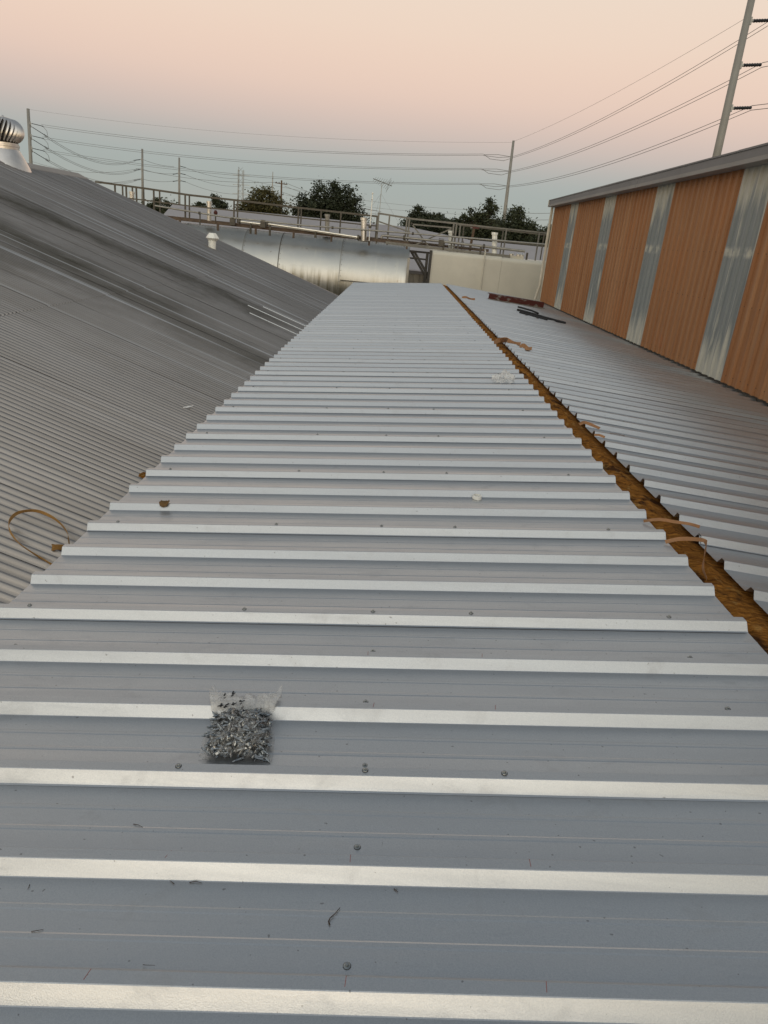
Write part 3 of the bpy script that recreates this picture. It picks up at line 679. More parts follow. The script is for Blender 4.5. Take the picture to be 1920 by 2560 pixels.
# ------------------------------------------------------------------ trees
def tree(label, base, blobs, leafmat, nleaf, size, seed, trunk_r=.2):
    rn = random.Random(seed); t = thing('tree', (base[0], base[1], 0), label, 'tree', 'trees beyond the tanks')
    zlow = min(b[2] - b[4] for b in blobs); mb = MB(); top = Vector((base[0], base[1], zlow + 1.0))
    mb.tube([(base[0], base[1], 0), (base[0] + .1, base[1], top.z * .5), tuple(top)], [trunk_r * 1.3, trunk_r, trunk_r * .8], 8)
    for b in blobs:
        c = Vector(b[:3]); mid = top.lerp(c, .5) + Vector((rn.uniform(-.3, .3), 0, .2)); mb.tube([top, mid, c], [trunk_r * .6, trunk_r * .4, .04], 6)
        for k in range(4):
            e = c + Vector((rn.uniform(-1, 1) * b[3] * .8, rn.uniform(-1, 1) * b[3] * .6, rn.uniform(-.2, .9) * b[4])); mb.tube([mid, mid.lerp(e, .5) + Vector((0, 0, .15)), e], [.07, .05, .015], 5)
    mb.build('trunk', M['bark'], t, smooth=True)
    mb = MB(); tot = sum(b[3] ** 2 * b[4] for b in blobs)
    for b in blobs:
        nclump = max(6, int(15 * b[3] * b[4] / 2.2)); per = max(12, int(nleaf * b[3] ** 2 * b[4] / tot / nclump))
        for c in range(nclump):
            while True:
                u = Vector((rn.uniform(-1, 1), rn.uniform(-1, 1), rn.uniform(-1, 1)))
                if .15 < u.length < 1: break
            if rn.random() < .6: u = u.normalized() * rn.uniform(.7, 1.0)
            cc = Vector(b[:3]) + Vector((u.x * b[3], u.y * b[3], u.z * b[4])); cr = rn.uniform(.35, 1.0) * min(b[3], b[4]) * .5
            for q in range(per):
                p = cc + Vector((rn.gauss(0, cr * .7), rn.gauss(0, cr * .7), rn.gauss(0, cr * .5)))
                if q % 4 == 0: w_ = Vector((rn.gauss(0, .45), rn.gauss(0, .45), rn.gauss(0, .45))); p = Vector(b[:3]) + Vector((w_.x * b[3], w_.y * b[3], w_.z * b[4]))
                s = size * rn.uniform(.6, 1.3); a = Vector((rn.gauss(0, 1), rn.gauss(0, 1), rn.gauss(0, .6))).normalized(); w = a.orthogonal().normalized()
                w = (w * cos(rn.uniform(0, 6)) + a.cross(w) * sin(rn.uniform(0, 6))).normalized()
                mb.add([p - a * s, p + w * s * .45, p + a * s, p - w * s * .45], [(0, 1, 2, 3)])
    mb.build('crown', M[leafmat], t)
def B(x, Y, z, rx, rz): return (x, Y, CZ + z, rx, rz)
tree('olive brown bushy tree left of wooden utility pole', (-20, 110), [B(-20.2, 110, 2.9, 2.1, 1.9), B(-18.0, 110, 2.2, 1.5, 1.7), B(-22.2, 110, 1.6, 1.6, 1.4), B(-20, 110, .6, 3.0, 1.5), B(-16.8, 110, .8, 1.2, 1.2)], 'leaf_olive', 13000, .2, 1)
tree('large dark green tree with billowing crown in the centre', (-10, 100), [B(-9.8, 100, 4.3, 1.9, 1.6), B(-7.6, 100, 3.6, 1.8, 1.7), B(-12.1, 100, 3.0, 1.8, 1.5), B(-10, 100, 2.0, 3.2, 1.9), B(-6.4, 100, 1.8, 1.6, 1.5), B(-13.4, 100, 1.6, 1.1, 1.2), B(-9, 100, .2, 4.3, 1.2)], 'leaf_dark', 24000, .19, 2, .3)
tree('rounded dark tree behind television antenna', (3.2, 120), [B(2.3, 120, 3.6, 1.4, 1.3), B(4.6, 120, 3.3, 1.5, 1.1), B(3.3, 120, 1.8, 2.8, 1.4)], 'leaf_dark', 11000, .2, 3)
tree('low dark tree between rounded tree and ragged tree', (7.4, 125), [B(7.0, 125, 2.7, 1.7, .9), B(9.0, 125, 2.4, 1.5, .9), B(7.6, 125, 1.2, 2.6, 1.2)], 'leaf_dark', 7000, .2, 4)
tree('ragged tree with open crown left of steel pole', (11, 105), [B(11.5, 105, 4.9, 1.3, 1.1), B(9.4, 105, 3.7, 1.4, .95), B(11.6, 105, 3.2, 1.9, 1.2), B(8.4, 105, 3.2, .7, .7), B(11, 105, 1.6, 2.7, 1.4)], 'leaf_mid', 9500, .19, 5)
tree('dark tree just right of steel pole', (16.2, 110), [B(16.0, 110, 4.5, 1.3, 1.2), B(17.4, 110, 3.1, 1.5, 1.2), B(15.6, 110, 2.4, 1.5, 1.5), B(16.6, 110, 1.3, 2.4, 1.3)], 'leaf_mid', 10000, .19, 6)
tree('small pale bushy tree at edge of orange wall', (20.8, 115), [B(20.2, 115, 2.2, 1.4, 1.3), B(22.0, 115, 2.5, 1.4, 1.3), B(21, 115, .9, 2.4, 1.2)], 'leaf_mid', 6000, .2, 7)
tree('wide leafy bush behind catwalk stub at far left', (-32.5, 105), [B(-32.3, 105, 1.4, 1.5, .9), B(-34.0, 105, .9, 1.6, .9), B(-33, 105, -.2, 3.4, 1.0), B(-37, 105, .4, 2, 1.0)], 'leaf_mid', 8000, .19, 8)
tree('narrow dark tree peeking over roof beside silver vent', (-26.5, 110), [B(-26.8, 110, 2.6, .7, .9), B(-26.2, 110, 1.5, 1.3, 1.0)], 'leaf_dark', 3500, .18, 9)
tree('low sparse bush left of narrow dark tree', (-29.6, 112), [B(-29.7, 112, 1.6, 1.3, .6), B(-28.6, 112, 1.2, 1.0, .6)], 'leaf_mid', 1500, .18, 10)
tree('broad dark shrub mass filling gap below rounded tree', (5, 116), [B(2.5, 116, 1.6, 2.4, 1.5), B(5.6, 116, 2.0, 2.4, 1.6), B(8.4, 116, 2.0, 2.2, 1.5)], 'leaf_dark', 12000, .21, 21)
tree('broad dark shrub mass behind handrail left of steel pole', (11.5, 118), [B(11, 118, 2.1, 2.4, 1.7), B(13.8, 118, 2.3, 2.2, 1.7)], 'leaf_dark', 9000, .21, 22)
tree('broad dark shrub mass behind handrail right of steel pole', (17.5, 119), [B(16.4, 119, 2.1, 2.3, 1.7), B(19.2, 119, 1.9, 2.4, 1.5), B(22.4, 119, 1.6, 2.4, 1.5)], 'leaf_dark', 12000, .21, 23)
# a far mass of trees along the horizon
mb = MB(); rn = random.Random(5)
for k in range(9000):
    x = rn.uniform(-160, 160); Y = rn.uniform(215, 235); h = CZ + 1.2 + 1.6 * mnoise.noise((x * .07, 0, 0)) + .9 * mnoise.noise((x * .3, 3, 0))
    p = Vector((x, Y, rn.uniform(.3, 1) ** .6 * max(2, h))); a = Vector((rn.gauss(0, 1), rn.gauss(0, 1), rn.gauss(0, 1))).normalized(); w = a.orthogonal().normalized(); s = rn.uniform(.4, .9)
    mb.add([p - a * s, p + w * s * .6, p + a * s, p - w * s * .6], [(0, 1, 2, 3)])
o = mb.build('distant_woods', M['leaf_mid'], kind='stuff'); tag(o, 'low dark line of distant woods along the horizon', 'woods')

# ------------------------------------------------------------------ transmission poles and wires
def pole(label, base, top, r0, r1, arms, group='steel transmission poles'):
    p = thing('transmission_pole', (base[0], base[1], 0), label, 'power pole', group)
    mb = MB(); mb.tube([(base[0], base[1], 0), (top[0], top[1], top[2])], [r0, r1], 12); mb.build('shaft', M['pole'], p, smooth=True)
    for (z, dx, dy, dz, r) in arms:
        t_ = z / top[2]; c = Vector((base[0] + (top[0] - base[0]) * t_, base[1], z)); R_ = r0 + (r1 - r0) * t_
        d = Vector((dx, dy, dz)); a = c + d.normalized() * R_; mb = MB()
        nn_ = 14; pts = []; rs = []
        for k in range(nn_ + 1): pts.append(a + d * (.12 + .88 * k / nn_)); rs.append(r * (1.15 if k % 2 else .85))
        mb.tube(pts, rs, 8); ins = mb.build('insulator', M['insul'], p)
        mb = MB(); mb.tube([a - d.normalized() * .1, a + d * .13], r * .9, 6); mb.box(a.x - .12, a.x + .12, a.y - .16, a.y + .16, a.z - .35, a.z + .35); mb.build('clamp', M['fitting'], ins)
    return p
zC = (24.93 + CZ, 20.85 + CZ, 16.75 + CZ)
pole('nearest and tallest steel pole rising behind orange building', (34.75, 90), (34.35, 90, CZ + 29.5), .52, .36, [(z - .1, 2.2, 0, .25, .16) for z in zC] + [(CZ + 28.6, 2.0, 0, .8, .12)])
zB = (19.45 + CZ, 16.5 + CZ, 13.4 + CZ)
pole('slim grey steel pole in front of dark trees', (23.75, 180), (23.15, 180, CZ + 22.85), .55, .27, [])
zA = (18.6 + CZ, 15.8 + CZ, 12.95 + CZ)
pole('pale steel corner pole beside turbine vent', (-96.8, 200), (-96.0, 200, CZ + 21.75), .50, .36, [(z, 3.4, -.3, -.45, .08) for z in zA] + [(z - .5, 3.0, 2.6, -1.9, .08) for z in zA])
zP2 = (19.9 + CZ, 16.3 + CZ, 12.7 + CZ)
pole('distant steel pole second from the left', (-105.4, 310), (-104.8, 310, CZ + 23.6), .6, .38, [(z, -2.6, -1.2, -.7, .14) for z in zP2])
zP3 = (20.6 + CZ, 17.75 + CZ, 14.9 + CZ)
pole('distant steel pole third from the left', (-99.3, 340), (-99.0, 340, CZ + 23.9), .6, .38, [(z, 2.4, 0, -.3, .14) for z in zP3] + [(z, -2.4, 0, -.6, .14) for z in zP3[1:]])
# jumper loops on the slim pole and corner pole
pb = [o for o in COL.objects if o.get('label', '').startswith('slim grey')][0]
for z in zB:
    for s in (-.28, .28):
        mb = MB(); mb.tube([(23.2, 180, z + .1), (20.2, 180, z + .0 + s), (16.8, 180, z - .1 + s * .3)], .05, 5); mb.build('strain_insulator', M['wire'], pb)
    mb = MB(); mb.tube([(17.0, 180, z), (18.4, 180, z - .75), (21.5, 180, z - .85), (23.2, 180, z - .2)], .05, 5); mb.build('jumper_loop', M['wire'], pb)
pa = [o for o in COL.objects if o.get('label', '').startswith('pale steel corner')][0]
for z in zA:
    mb = MB(); mb.tube([(-92.6, 199.7, z - .4), (-91.9, 200.5, z - 1.4), (-92.4, 202, z - 2.6), (-93.4, 202.6, z - 2.5)], .045, 5); mb.build('jumper_loop', M['wire'], pa)
def wire(label, a, b, sag, r, group=None, n=26):
    a = Vector(a); b = Vector(b); pts = []
    for k in range(n + 1):
        t_ = k / n; p = a.lerp(b, t_); p.z -= 4 * sag * t_ * (1 - t_); pts.append(p)
    mb = MB(); mb.tube(pts, r, 4, False); o = mb.build('power_line', M['wire']); tag(o, label, 'power line', group)
lv = ('upper', 'middle', 'lower')
# near pole to slim pole
for i in range(3):
    for s in (-.22, .22):
        lab = ('lower', 'upper')[s > 0] + ' strand of ' + lv[i] + ' wire pair rising from slim pole to nearest pole'
        wire(lab, (37.15, 90, zC[i] + .18 + s), (23.3, 180, zB[i] + s * .6), 1.5, .034, 'wire pairs between slim and nearest pole')
        wire(('lower', 'upper')[s > 0] + ' strand of ' + lv[i] + ' wire pair leaving nearest pole to the right', (37.15, 90, zC[i] + .18 + s), (60, -10, zC[i] + 1.5 + s), 2.0, .034, 'wire pairs beyond nearest pole')
wire('thin shield wire from slim pole top to nearest pole', (34.4, 90, CZ + 25.2), (23.2, 180, CZ + 22.7), .9, .02)
for i in range(3):
    for s in (-.22, .22):
        lab = ('lower', 'upper')[s > 0] + ' strand of ' + lv[i] + ' wire pair spanning from corner pole to slim pole'
        wire(lab, (-92.8, 199.7, zA[i] - .35 + s), (16.8, 180, zB[i] + s * .6), 1.9 + .1 * i, .034, 'wire pairs between corner and slim pole')
wire('thin shield wire from corner pole top to slim pole', (-96, 200, CZ + 21.6), (23.2, 180, CZ + 22.5), 2.0, .017)
for i in range(3):
    for s in (-.2, .2):
        lab = ('lower', 'upper')[s > 0] + ' strand of ' + lv[i] + ' sagging wire pair from corner pole to second pole'
        wire(lab, (-93.6, 202.4, zA[i] - 2.2 + s), (-107.2, 309, zP2[i] - .7 + s), 3.6 - .3 * i, .05, 'sagging wire pairs left of second pole')
    wire(lv[i] + ' wire between second and third distant poles', (-104.9, 310, zP2[i]), (-101.3, 340, zP3[i] - .4), .6, .06)
    wire(lv[i] + ' wire from third distant pole to lattice tower', (-96.8, 340, zP3[i] - .2), (-82.0, 380, CZ + 20 - 3.5 * i), 1.2, .06)
    wire(lv[i] + ' wire running right from lattice tower over trees', (-79.0, 380, CZ + 20 - 3.5 * i), (40, 400, CZ + 17.5 - 2.2 * i), 2.5, .05)
for i, z in enumerate((16.5, 11.5)):
    wire(('high', 'low')[i] + ' faint wire crossing sky left of second pole', (-160, 330, CZ + z), (-104.9, 310, zP2[i + 1] + .5), 3, .05)
for i, z in enumerate((8.6, 7.4)):
    wire(('higher', 'lower')[i] + ' short wire seen between tree and orange wall', (16, 150, CZ + z - 2), (38, 150, CZ + z + .2), .6, .035)
# lattice tower
lt = thing('lattice_tower', (-80.6, 380, 0), 'distant slim steel lattice tower left of olive tree', 'lattice tower')
def lw(z): return 1.15 if z > CZ + 12 else 1.15 + (CZ + 12 - z) * .11
legs = [(sx, sy) for sx in (-1, 1) for sy in (-1, 1)]
for sx, sy in legs:
    mb = MB(); zs = [0, CZ + 12, CZ + 24]; mb.tube([(-80.6 + sx * lw(z), 380 + sy * lw(z), z) for z in zs], .14, 4); mb.build('leg', M['fitting'], lt)
zz = 2.0
while zz < CZ + 23:
    z2 = zz + 2.4
    mb = MB()
    for a, b in ((-1, 1), (1, -1)):
        mb.tube([(-80.6 + a * lw(zz), 380 - lw(zz), zz), (-80.6 + b * lw(z2), 380 - lw(z2), z2)], .06, 4)
        mb.tube([(-80.6 - lw(zz), 380 + a * lw(zz), zz), (-80.6 - lw(z2), 380 + b * lw(z2), z2)], .06, 4)
    mb.build('lacing', M['fitting'], lt); zz = z2
for z in (21.8, 17.5, 13.5):
    mb = MB(); mb.bar((-84.6, 380, CZ + z - .3), (-76.4, 380, CZ + z), .16, .2); mb.build('cross_arm', M['fitting'], lt)
# wooden pole, thin mast
wp = thing('utility_pole', (-22.2, 140, 0), 'dark wooden utility pole with crossarm behind olive tree', 'utility pole')
mb = MB(); mb.tube([(-22.15, 140, 0), (-22.37, 140, CZ + 7.8)], [.2, .14], 8); mb.build('shaft', M['wood'], wp)
mb = MB(); mb.bar((-23.5, 140, CZ + 7.3), (-21.3, 140, CZ + 7.2), .12, .14); mb.build('crossarm', M['wood'], wp)
for x in (-23.3, -22.8, -21.9, -21.5):
    mb = MB(); mb.lathe((x, 140, CZ + 7.32), [(.05, 0), (.09, .06), (.05, .18)], 8); mb.build('insulator', M['insul'], wp)
for i, (x, zz) in enumerate(((-21.4, 7.4), (-21.8, 6.9), (-22.3, 5.9))):
    wire(('upper', 'middle', 'lower')[i] + ' thin line from wooden pole to dark centre tree', (x, 140, CZ + zz), (-4, 138, CZ + zz - 3.2 + i * .5), .5, .028)
wire('thin line running left from wooden pole crossarm', (-23.3, 140, CZ + 7.4), (-52, 150, CZ + 7.9), .8, .028)
ma = thing('radio_mast', (-51.4, 300, 0), 'faint tall thin mast between lattice tower and wooden pole', 'mast')
mb = MB(); mb.tube([(-51.4, 300, 0), (-51.4, 300, CZ + 13), (-51.4, 300, CZ + 19.4)], [.45, .28, .14], 6); mb.build('shaft', M['fitting'], ma)
mb = MB(); mb.bar((-52.2, 300, CZ + 8), (-50.6, 300, CZ + 8), .12); mb.build('crossbar', M['fitting'], ma)
# television antenna
an = thing('tv_antenna', (-2.0, 62, CZ + .9), 'tilted television antenna on tall thin mast above far roof', 'antenna')
mb = MB(); mb.tube([(-1.95, 62, CZ + .8), (-1.93, 62, CZ + 3.9)], .028, 6); mb.build('mast', M['fitting'], an)
a0 = Vector((-2.66, 62, CZ + 4.23)); a1 = Vector((-1.12, 62, CZ + 3.83)); mb = MB(); mb.bar(a0, a1, .05, .05); mb.build('boom', M['rail'], an)
for k in range(9):
    c = a0.lerp(a1, .08 + .84 * k / 8); L_ = .45 + .5 * k / 8; d = Vector((.25, .9, .45)).normalized()
    mb = MB(); mb.tube([c - d * L_, c + d * L_], .012, 4); mb.build('element', M['rail'], an)
mb = MB(); mb.tube([(-1.55, 61.6, CZ + 3.3), (-1.25, 62.2, CZ + 4.4)], .014, 4); mb.build('element', M['rail'], an)
for i, (x, y) in enumerate(((-3.6, 60), (.2, 60), (-2.6, 65))):
    mb = MB(); mb.tube([(-1.94, 62, CZ + 3.2), (x, y, CZ + .5)], .007, 3); mb.build('guy_wire', M['wire'], an)

# ------------------------------------------------------------------ small things lying on the roofs
# bag of screws
bx, by = -.345, 1.672
bag = thing('screw_bag', (bx, by + .09, zl(bx)), 'clear plastic bag full of loose roofing screws on nearest roof pan', 'bag')
def bag_h(u, v):                       # u across -1..1, v along 0..1 from the front; height of the top film above the roof
    full = max(0, 1 - abs(u) ** 3) * (max(0, 1 - abs((v - .30) / .34) ** 2.8) if v < .64 else 0)
    return full
PANZ = .002
def rib_h(y):                          # height of the new roof's profile at y
    k = (y - Y0) / RIB; d = (k - math.floor(k)) * RIB
    return max(0, min(.0378, (d + .004) * 1.45, (.092 - d) * 1.4))
mb = MB(); nu, nv = 34, 34
for side in (0, 1):
    for j in range(nv + 1):
        v = j / nv
        for i in range(nu + 1):
            u = -1 + 2 * i / nu
            wd = .108 + .004 * sin(v * 9) + (.006 * ((v - .6) / .4) if v > .6 else 0) - .010 * math.exp(-((v - .55) / .12) ** 2)
            x = bx - .008 + u * wd + .006 * mnoise.noise((u * 2, v * 4, 1)) - .03 * (v - .3)
            y = by + .315 * v + .016 * mnoise.noise((u * 3, v * 3, 7)) + (-.028 * (1 - u * u) * max(0, v - .62) / .38)
            if v > .9: y += .012 * (u * u)
            f = bag_h(u, v); g_ = zl(x) + rib_h(y) + PANZ
            n_ = .005 * mnoise.noise((u * 4.5, v * 5, side * 5)) + .0035 * mnoise.noise((u * 11, v * 11, 3))
            flap = max(0, v - .5) / .5
            if side == 0: z = g_ + .082 * f + flap * (.018 + .012 * abs(u) ** 1.5 + n_ * 4.5) + (n_ + .003) * (.4 + f)
            else: z = g_ + .0015 + flap * (.008 + .012 * abs(u) ** 1.5 + n_ * 2)
            mb.v.append((x, y, max(z, g_ + .001)))
k = nu + 1; off = (nv + 1) * k
for s in (0, 1):
    for j in range(nv):
        for i in range(nu): a = s * off + j * k + i; mb.f.append((a, a + 1, a + k + 1, a + k) if s == 0 else (a, a + k, a + k + 1, a + 1))
for j in range(nv):
    for i in (0, nu): a = j * k + i; mb.f.append((a, a + k, a + k + off, a + off))
for i in range(nu): mb.f.append((i, i + off, i + 1 + off, i + 1))
fl = MB(); fl.v = list(mb.v); lim = by + .205
fl.f = [f for f in mb.f if sum(mb.v[i][1] for i in f) / 4 > lim]; mb.f = [f for f in mb.f if sum(mb.v[i][1] for i in f) / 4 <= lim]
mb.build('plastic_film', M['film'], bag, smooth=True); fl.build('empty_flap', M['flap'], bag, smooth=True)
sc1 = MB(); rn = random.Random(3)
t1 = MB(); t1.lathe((0, 0, 0), [(.0078, 0), (.0070, .0012), (.0042, .0016), (.0042, .0056)], 6); t1.tube([(0, 0, 0), (0, 0, -.018), (0, 0, -.024)], [.0029, .0029, .0004], 5)
for q in range(400):
    while True:
        u = rn.uniform(-.80, .86); v = rn.uniform(.015, .56)
        if bag_h(u, v) > .2: break
    x = bx - .008 + u * .102 - .03 * (v - .3); y = by + .335 * v; hh = .077 * bag_h(u, v)
    z = zl(x) + rib_h(y) + .006 + max(0, (hh - .010)) * rn.random() ** .45
    d = Vector((rn.gauss(0, 1), rn.gauss(0, 1), rn.gauss(0, .3))).normalized(); qm = d.to_track_quat('Z', 'Y').to_matrix(); sc_ = rn.uniform(1.15, 1.35)
    sc1.add([Vector((x, y, z)) + qm @ (Vector(p) * sc_) for p in t1.v], t1.f)
# keep every screw above the sheet
sc1.v = [(p[0], p[1], max(p[2], zl(p[0]) + rib_h(p[1]) + .0035)) for p in sc1.v]
sc1.build('screws', M['bagscrew'], bag, kind='stuff')
mb = MB(); rn = random.Random(11)
for (u, v, n_) in ((-.70, .62, 3), (-.58, .71, 2), (-.36, .74, 3), (-.50, .60, 3), (-.28, .63, 4), (-.10, .64, 3)):
    for q in range(n_):
        uu = u + rn.uniform(-.07, .07); vv = v + rn.uniform(-.02, .02)
        x = bx - .008 + uu * .10 - .03 * (vv - .3); y = by + .335 * vv; z = zl(x) + rib_h(y) + .082 * bag_h(uu, vv) + max(0, vv - .5) / .5 * .03 + .008
        a = rn.uniform(.2, 1.5); l = rn.uniform(.003, .007); mb.bar((x - l * cos(a), y - l * sin(a), z), (x + l * cos(a), y + l * sin(a), z + .002), rn.uniform(.003, .006), .0006)
mb.build('printed_marks', M['ink'], bag)
# crumpled film
def crumple(name, c, rx, ry, h, mat, seed, zf, n=26):
    mb = MB()
    for j in range(n + 1):
        for i in range(n + 1):
            u = -1 + 2 * i / n; v = -1 + 2 * j / n; rr = sqrt(u * u + v * v)
            k = 1 + .25 * mnoise.noise((u * 2, v * 2, seed)); x = c[0] + u * rx * k; y = c[1] + v * ry * k
            hh = h * max(0, 1 - rr * .8) * (.55 + .9 * abs(mnoise.noise((u * 2.3, v * 2.3, seed + 2)))) + h * .35 * abs(mnoise.noise((u * 6, v * 6, seed + 4)))
            mb.v.append((x, y, zf(x) + (rib_h(y) if zf in (zl, zr) else .01) + .002 + hh))
    for j in range(n):
        for i in range(n):
            if ((i - n / 2) ** 2 + (j - n / 2) ** 2) < (n / 2) ** 2 * 1.05: a = j * (n + 1) + i; mb.f.append((a, a + 1, a + n + 2, a + n + 1))
    return mb.build(name, mat, smooth=35)
tag(crumple('plastic_bag', (1.235, 7.68, 0), .125, .14, .10, M['film2'], 4, zl), 'crumpled clear plastic bag on new roof near open ridge', 'plastic bag')
# ring
mb = MB(); c = Vector((.592, 3.985, zl(.592) + .001)); mb.lathe(c, [(.021, 0), (.029, 0), (.029, .02), (.021, .02), (.021, 0)], 20)
mb.f = mb.f[:-2]; o = mb.build('plastic_ring', M['white'], smooth=30); tag(o, 'small white plastic ring lying on new roof pan', 'ring')
# dry leaf
mb = MB(); rn = random.Random(2)
for j in range(9):
    for i in range(9):
        u = -1 + i / 4; v = -1 + j / 4; x = -1.19 + u * .027 * (1.1 - .4 * v * v); y = 3.725 + v * .022; mb.v.append((x, y, zl(x) + rib_h(y) + .003 + .016 * abs(mnoise.noise((u * 2.2, v * 2.2, 4))) + .006 * u * u * (1 if u > 0 else .4)))
for j in range(8):
    for i in range(8): a = j * 9 + i; mb.f.append((a, a + 1, a + 10, a + 9))
o = mb.build('dry_leaf', M['leaf_dry'], smooth=True); tag(o, 'curled dry brown leaf resting against rib near left eave', 'leaf')
# strap loop on the corrugated roof
def ribbon(name, pts, w, mat, up, label, cat, group=None, twist=0):
    mb = MB(); P = [Vector(p) for p in pts]; Q = []
    for i in range(len(P) - 1):                       # Catmull-Rom
        p0, p1, p2, p3 = P[max(i - 1, 0)], P[i], P[i + 1], P[min(i + 2, len(P) - 1)]
        for s in range(6):
            t_ = s / 6; Q.append(.5 * ((2 * p1) + (p2 - p0) * t_ + (2 * p0 - 5 * p1 + 4 * p2 - p3) * t_ ** 2 + (3 * p1 - p0 - 3 * p2 + p3) * t_ ** 3))
    Q.append(P[-1]); up = Vector(up).normalized()
    for i, p in enumerate(Q):
        d = (Q[min(i + 1, len(Q) - 1)] - Q[max(i - 1, 0)]).normalized(); u = up + Vector((.25 * sin(i * .5 + twist), .2 * cos(i * .37 + twist), 0)); u = (u - d * u.dot(d)).normalized(); n_ = d.cross(u) * .0006
        mb.v += [tuple(p - u * w / 2 + n_), tuple(p + u * w / 2 + n_), tuple(p + u * w / 2 - n_), tuple(p - u * w / 2 - n_)]
    for i in range(len(Q) - 1):
        for k in range(4): a = i * 4 + k; b_ = i * 4 + (k + 1) % 4; mb.f.append((a, b_, b_ + 4, a + 4))
    mb.f += [(3, 2, 1, 0), tuple(len(mb.v) - 4 + k for k in range(4))]
    return tag(mb.build(name, mat, smooth=45), label, cat, group)
def W(x, y, h): return (x, y, zw(x) + h)
ribbon('paper_strap', [W(-1.50, 3.04, .02), W(-1.60, 3.07, .022), W(-1.71, 3.11, .03), W(-1.79, 3.19, .045), W(-1.805, 3.30, .06), W(-1.75, 3.39, .065), W(-1.66, 3.40, .055), W(-1.58, 3.35, .04), W(-1.535, 3.27, .022)], .018, M['strap'], (0, -.3, 1), 'loop of amber strapping lying on corrugated roof at eave', 'strap')
ribbon('paper_curl', [W(-1.50, 3.20, .045), W(-1.535, 3.175, .05), W(-1.565, 3.165, .04), W(-1.575, 3.18, .028), W(-1.555, 3.20, .024), W(-1.53, 3.20, .03)], .034, M['strap'], (0, -.2, 1), 'small curled tan paper scrap beside strap loop at eave', 'paper scrap')
# eave scrap
mb = MB(); rn = random.Random(8)
for j in range(6):
    for i in range(6):
        x = -1.56 + i * .014; y = 4.36 + j * .02; mb.v.append((x, y, zw(x) + .016 + .03 * abs(mnoise.noise((i * .6, j * .6, 2)))))
for j in range(5):
    for i in range(5): a = j * 6 + i; mb.f.append((a, a + 1, a + 7, a + 6))
o = mb.build('insulation_scrap', M['wool']); tag(o, 'small brown insulation scrap tucked under left eave', 'scrap')
mb = MB()
for i in range(7):
    t_ = i / 6; x = -1.745 + .06 * t_; y = 6.02 + .1 * t_; w = .018 * sin(pi * (.08 + .84 * t_)); z = zw(x) + .014 + .02 * t_
    mb.v += [(x, y - w, z), (x, y, z + .008), (x + .01, y + w, z + .004)]
for i in range(6):
    for k in range(2): a = i * 3 + k; mb.f.append((a, a + 3, a + 4, a + 1))
o = mb.build('white_chip', M['chip']); tag(o, 'small white curled chip lying on corrugated roof', 'debris')
# kraft strips over the ridge
def Rz(x, y, h): return (x, y, zr(x) + h)
ribbon('kraft_strip', [(1.46, 3.63, zl(1.46) + .012), (1.53, 3.60, zl(1.53) + .035), (1.60, 3.545, ZA + .045), (1.66, 3.52, ZA + .05), (1.71, 3.505, ZA + .044)], .017, M['kraft'], (0, .55, .8), 'tan paper strip bridging open ridge, upper of two near right edge', 'paper strip')
ribbon('kraft_strip', [(1.48, 3.345, zl(1.48) + .012), (1.55, 3.34, ZA + .03), (1.64, 3.315, ZA + .045), (1.655, 3.28, ZA + .04), (1.60, 3.16, ZA + .02), (1.555, 3.05, ZA + .006), (1.535, 2.95, ZA - .004)], .02, M['kraft'], (.15, .5, .8), 'bent tan paper strip in open ridge, lower of two near right edge', 'paper strip')
ribbon('kraft_strip', [Rz(1.60, 5.74, .03), Rz(1.64, 5.76, .05), Rz(1.70, 5.74, .045), Rz(1.76, 5.70, .036)], .025, M['kraft'], (0, .6, .75), 'short curved tan paper strip right of ridge gap, mid roof', 'paper strip')
ribbon('kraft_strip', [Rz(1.86, 5.74, .004), Rz(1.92, 5.75, .008), Rz(1.99, 5.74, .004)], .02, M['kraft'], (0, -.9, .3), 'thin tan paper sliver on right roof slope', 'paper strip')
ribbon('kraft_strip', [Rz(1.64, 5.42, .034), Rz(1.68, 5.42, .04), Rz(1.72, 5.40, .035)], .018, M['kraft'], (0, .6, .75), 'tiny tan paper tab at right edge of ridge gap', 'paper strip')
for k, (x, y, l, an_, lab) in enumerate(((1.75, 10.85, .30, -.35, 'crumpled tan paper strip beside ridge gap, longer of the pair'), (1.93, 10.45, .16, -.2, 'crumpled tan paper strip end lying right of its longer partner'), (1.9, 19.4, .35, .1, 'far small tan paper scrap near rusty beam'))):
    ribbon('kraft_scrap', [Rz(x - l * .5, y + .05, .04), Rz(x - l * .2, y - an_ * .1, .07), Rz(x + l * .15, y + an_ * .2, .045), Rz(x + l * .5, y + an_ * .35, .06)], .06, M['kraft'], (0, .6, .7), lab, 'paper scrap', twist=k)
ribbon('kraft_scrap', [(1.50, 10.6, ZA + .03), (1.56, 10.5, ZA + .09), (1.62, 10.55, ZA + .08), (1.70, 10.75, ZA + .06)], .07, M['kraft'], (0, -.5, .8), 'torn tan paper flap poking out of ridge gap', 'paper scrap')
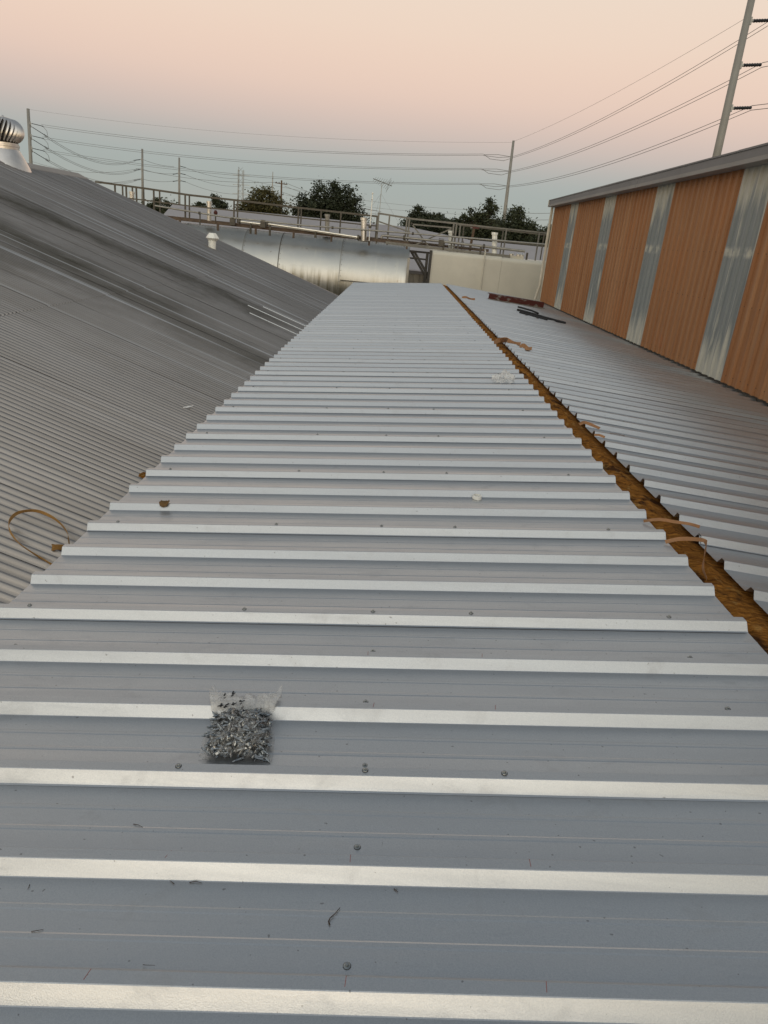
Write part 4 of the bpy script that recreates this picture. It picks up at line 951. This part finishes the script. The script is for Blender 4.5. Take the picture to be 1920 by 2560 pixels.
# rusty channel beam
bm = thing('steel_channel', (3.45, 21.2, zr(3.45)), 'rust red chipped steel channel lying across far right roof', 'steel channel')
A_ = Vector((2.62, 21.0, zr(2.62) + .045)); B_ = Vector((4.30, 21.5, zr(4.30) + .045)); d = (B_ - A_).normalized(); sde = Vector((-d.y, d.x, 0)).normalized()
mb = MB(); mb.bar(A_ + Vector((0, 0, .07)), B_ + Vector((0, 0, .07)), .02, .14); mb.build('web', M['red_rust'], bm)
mb = MB(); mb.bar(A_ + sde * .05 + Vector((0, 0, .152)), B_ + sde * .05 + Vector((0, 0, .152)), .12, .02); mb.build('top_flange', M['red_rust'], bm)
mb = MB(); mb.bar(A_ - sde * .02 + Vector((0, 0, -.002)), B_ - sde * .02 + Vector((0, 0, -.002)), .16, .02); mb.build('bottom_flange', M['pipe_dull'], bm)
# black foam strips
def foam(pts, w, lab):
    mb = MB(); mb.tube([Rz(*p) for p in pts], w, 6); tag(mb.build('foam_strip', M['black'], smooth=40), lab, 'foam strip')
foam([(3.02, 18.2, .07), (3.25, 17.75, .075), (3.55, 17.35, .06), (3.95, 16.95, .05)], .028, 'longest black foam strip on right roof near orange wall')
foam([(2.98, 17.6, .055), (3.2, 17.3, .06), (3.5, 16.85, .055)], .02, 'shorter black foam strip lying in front of the longest one')
foam([(3.05, 18.35, .13), (3.3, 17.9, .13), (3.42, 17.6, .11)], .022, 'stubby black foam strip on top of the longest one')
tag(crumple('plastic_scrap', (3.15, 18.7, 0), .08, .12, .03, M['film2'], 9, zr, 12), 'tiny clear plastic scrap beside black foam strips', 'plastic scrap')
# twigs
def twig(pts, r, lab):
    mb = MB(); P = [(x, y, zl(x) + rib_h(y) + h) for x, y, h in pts]; mb.tube(P, [r * (1 - .5 * i / (len(P) - 1)) for i in range(len(P))], 5); tag(mb.build('twig', M['twig'], smooth=True), lab, 'twig')
twig([(-.016, 1.150, .003), (-.020, 1.158, .003), (-.017, 1.166, .004), (-.006, 1.178, .005), (.003, 1.194, .003)], .0016, 'hooked dark twig on nearest wide pan, the largest twig')
twig([(-.672, 1.115, .002), (-.66, 1.117, .003), (-.648, 1.121, .002)], .0009, 'thin twig at far left of nearest wide pan')
twig([(-.556, 1.428, .002), (-.543, 1.425, .003), (-.528, 1.418, .002)], .0009, 'thin straight twig on second pan left side')
twig([(.126, 1.249, .003), (.136, 1.240, .003)], .0013, 'short dark twig at far edge of nearest pan, centre')
twig([(-.735, 1.236, .002), (-.733, 1.222, .003)], .0008, 'tiny upright twig at far left of nearest pan')
twig([(-.40, 1.044, .004), (-.392, 1.036, .003), (-.372, 1.037, .003)], .0008, 'tiny forked straw above nearest rib, left')
twig([(-.36, 1.252, .003), (-.345, 1.255, .004), (-.330, 1.251, .003)], .0011, 'short straw under second rib, left of centre')
twig([(-.395, 1.247, .003), (-.408, 1.256, .003)], .0010, 'tiny dark speck twig under second rib')
# the sheet metal pieces stay low-poly; nothing below here
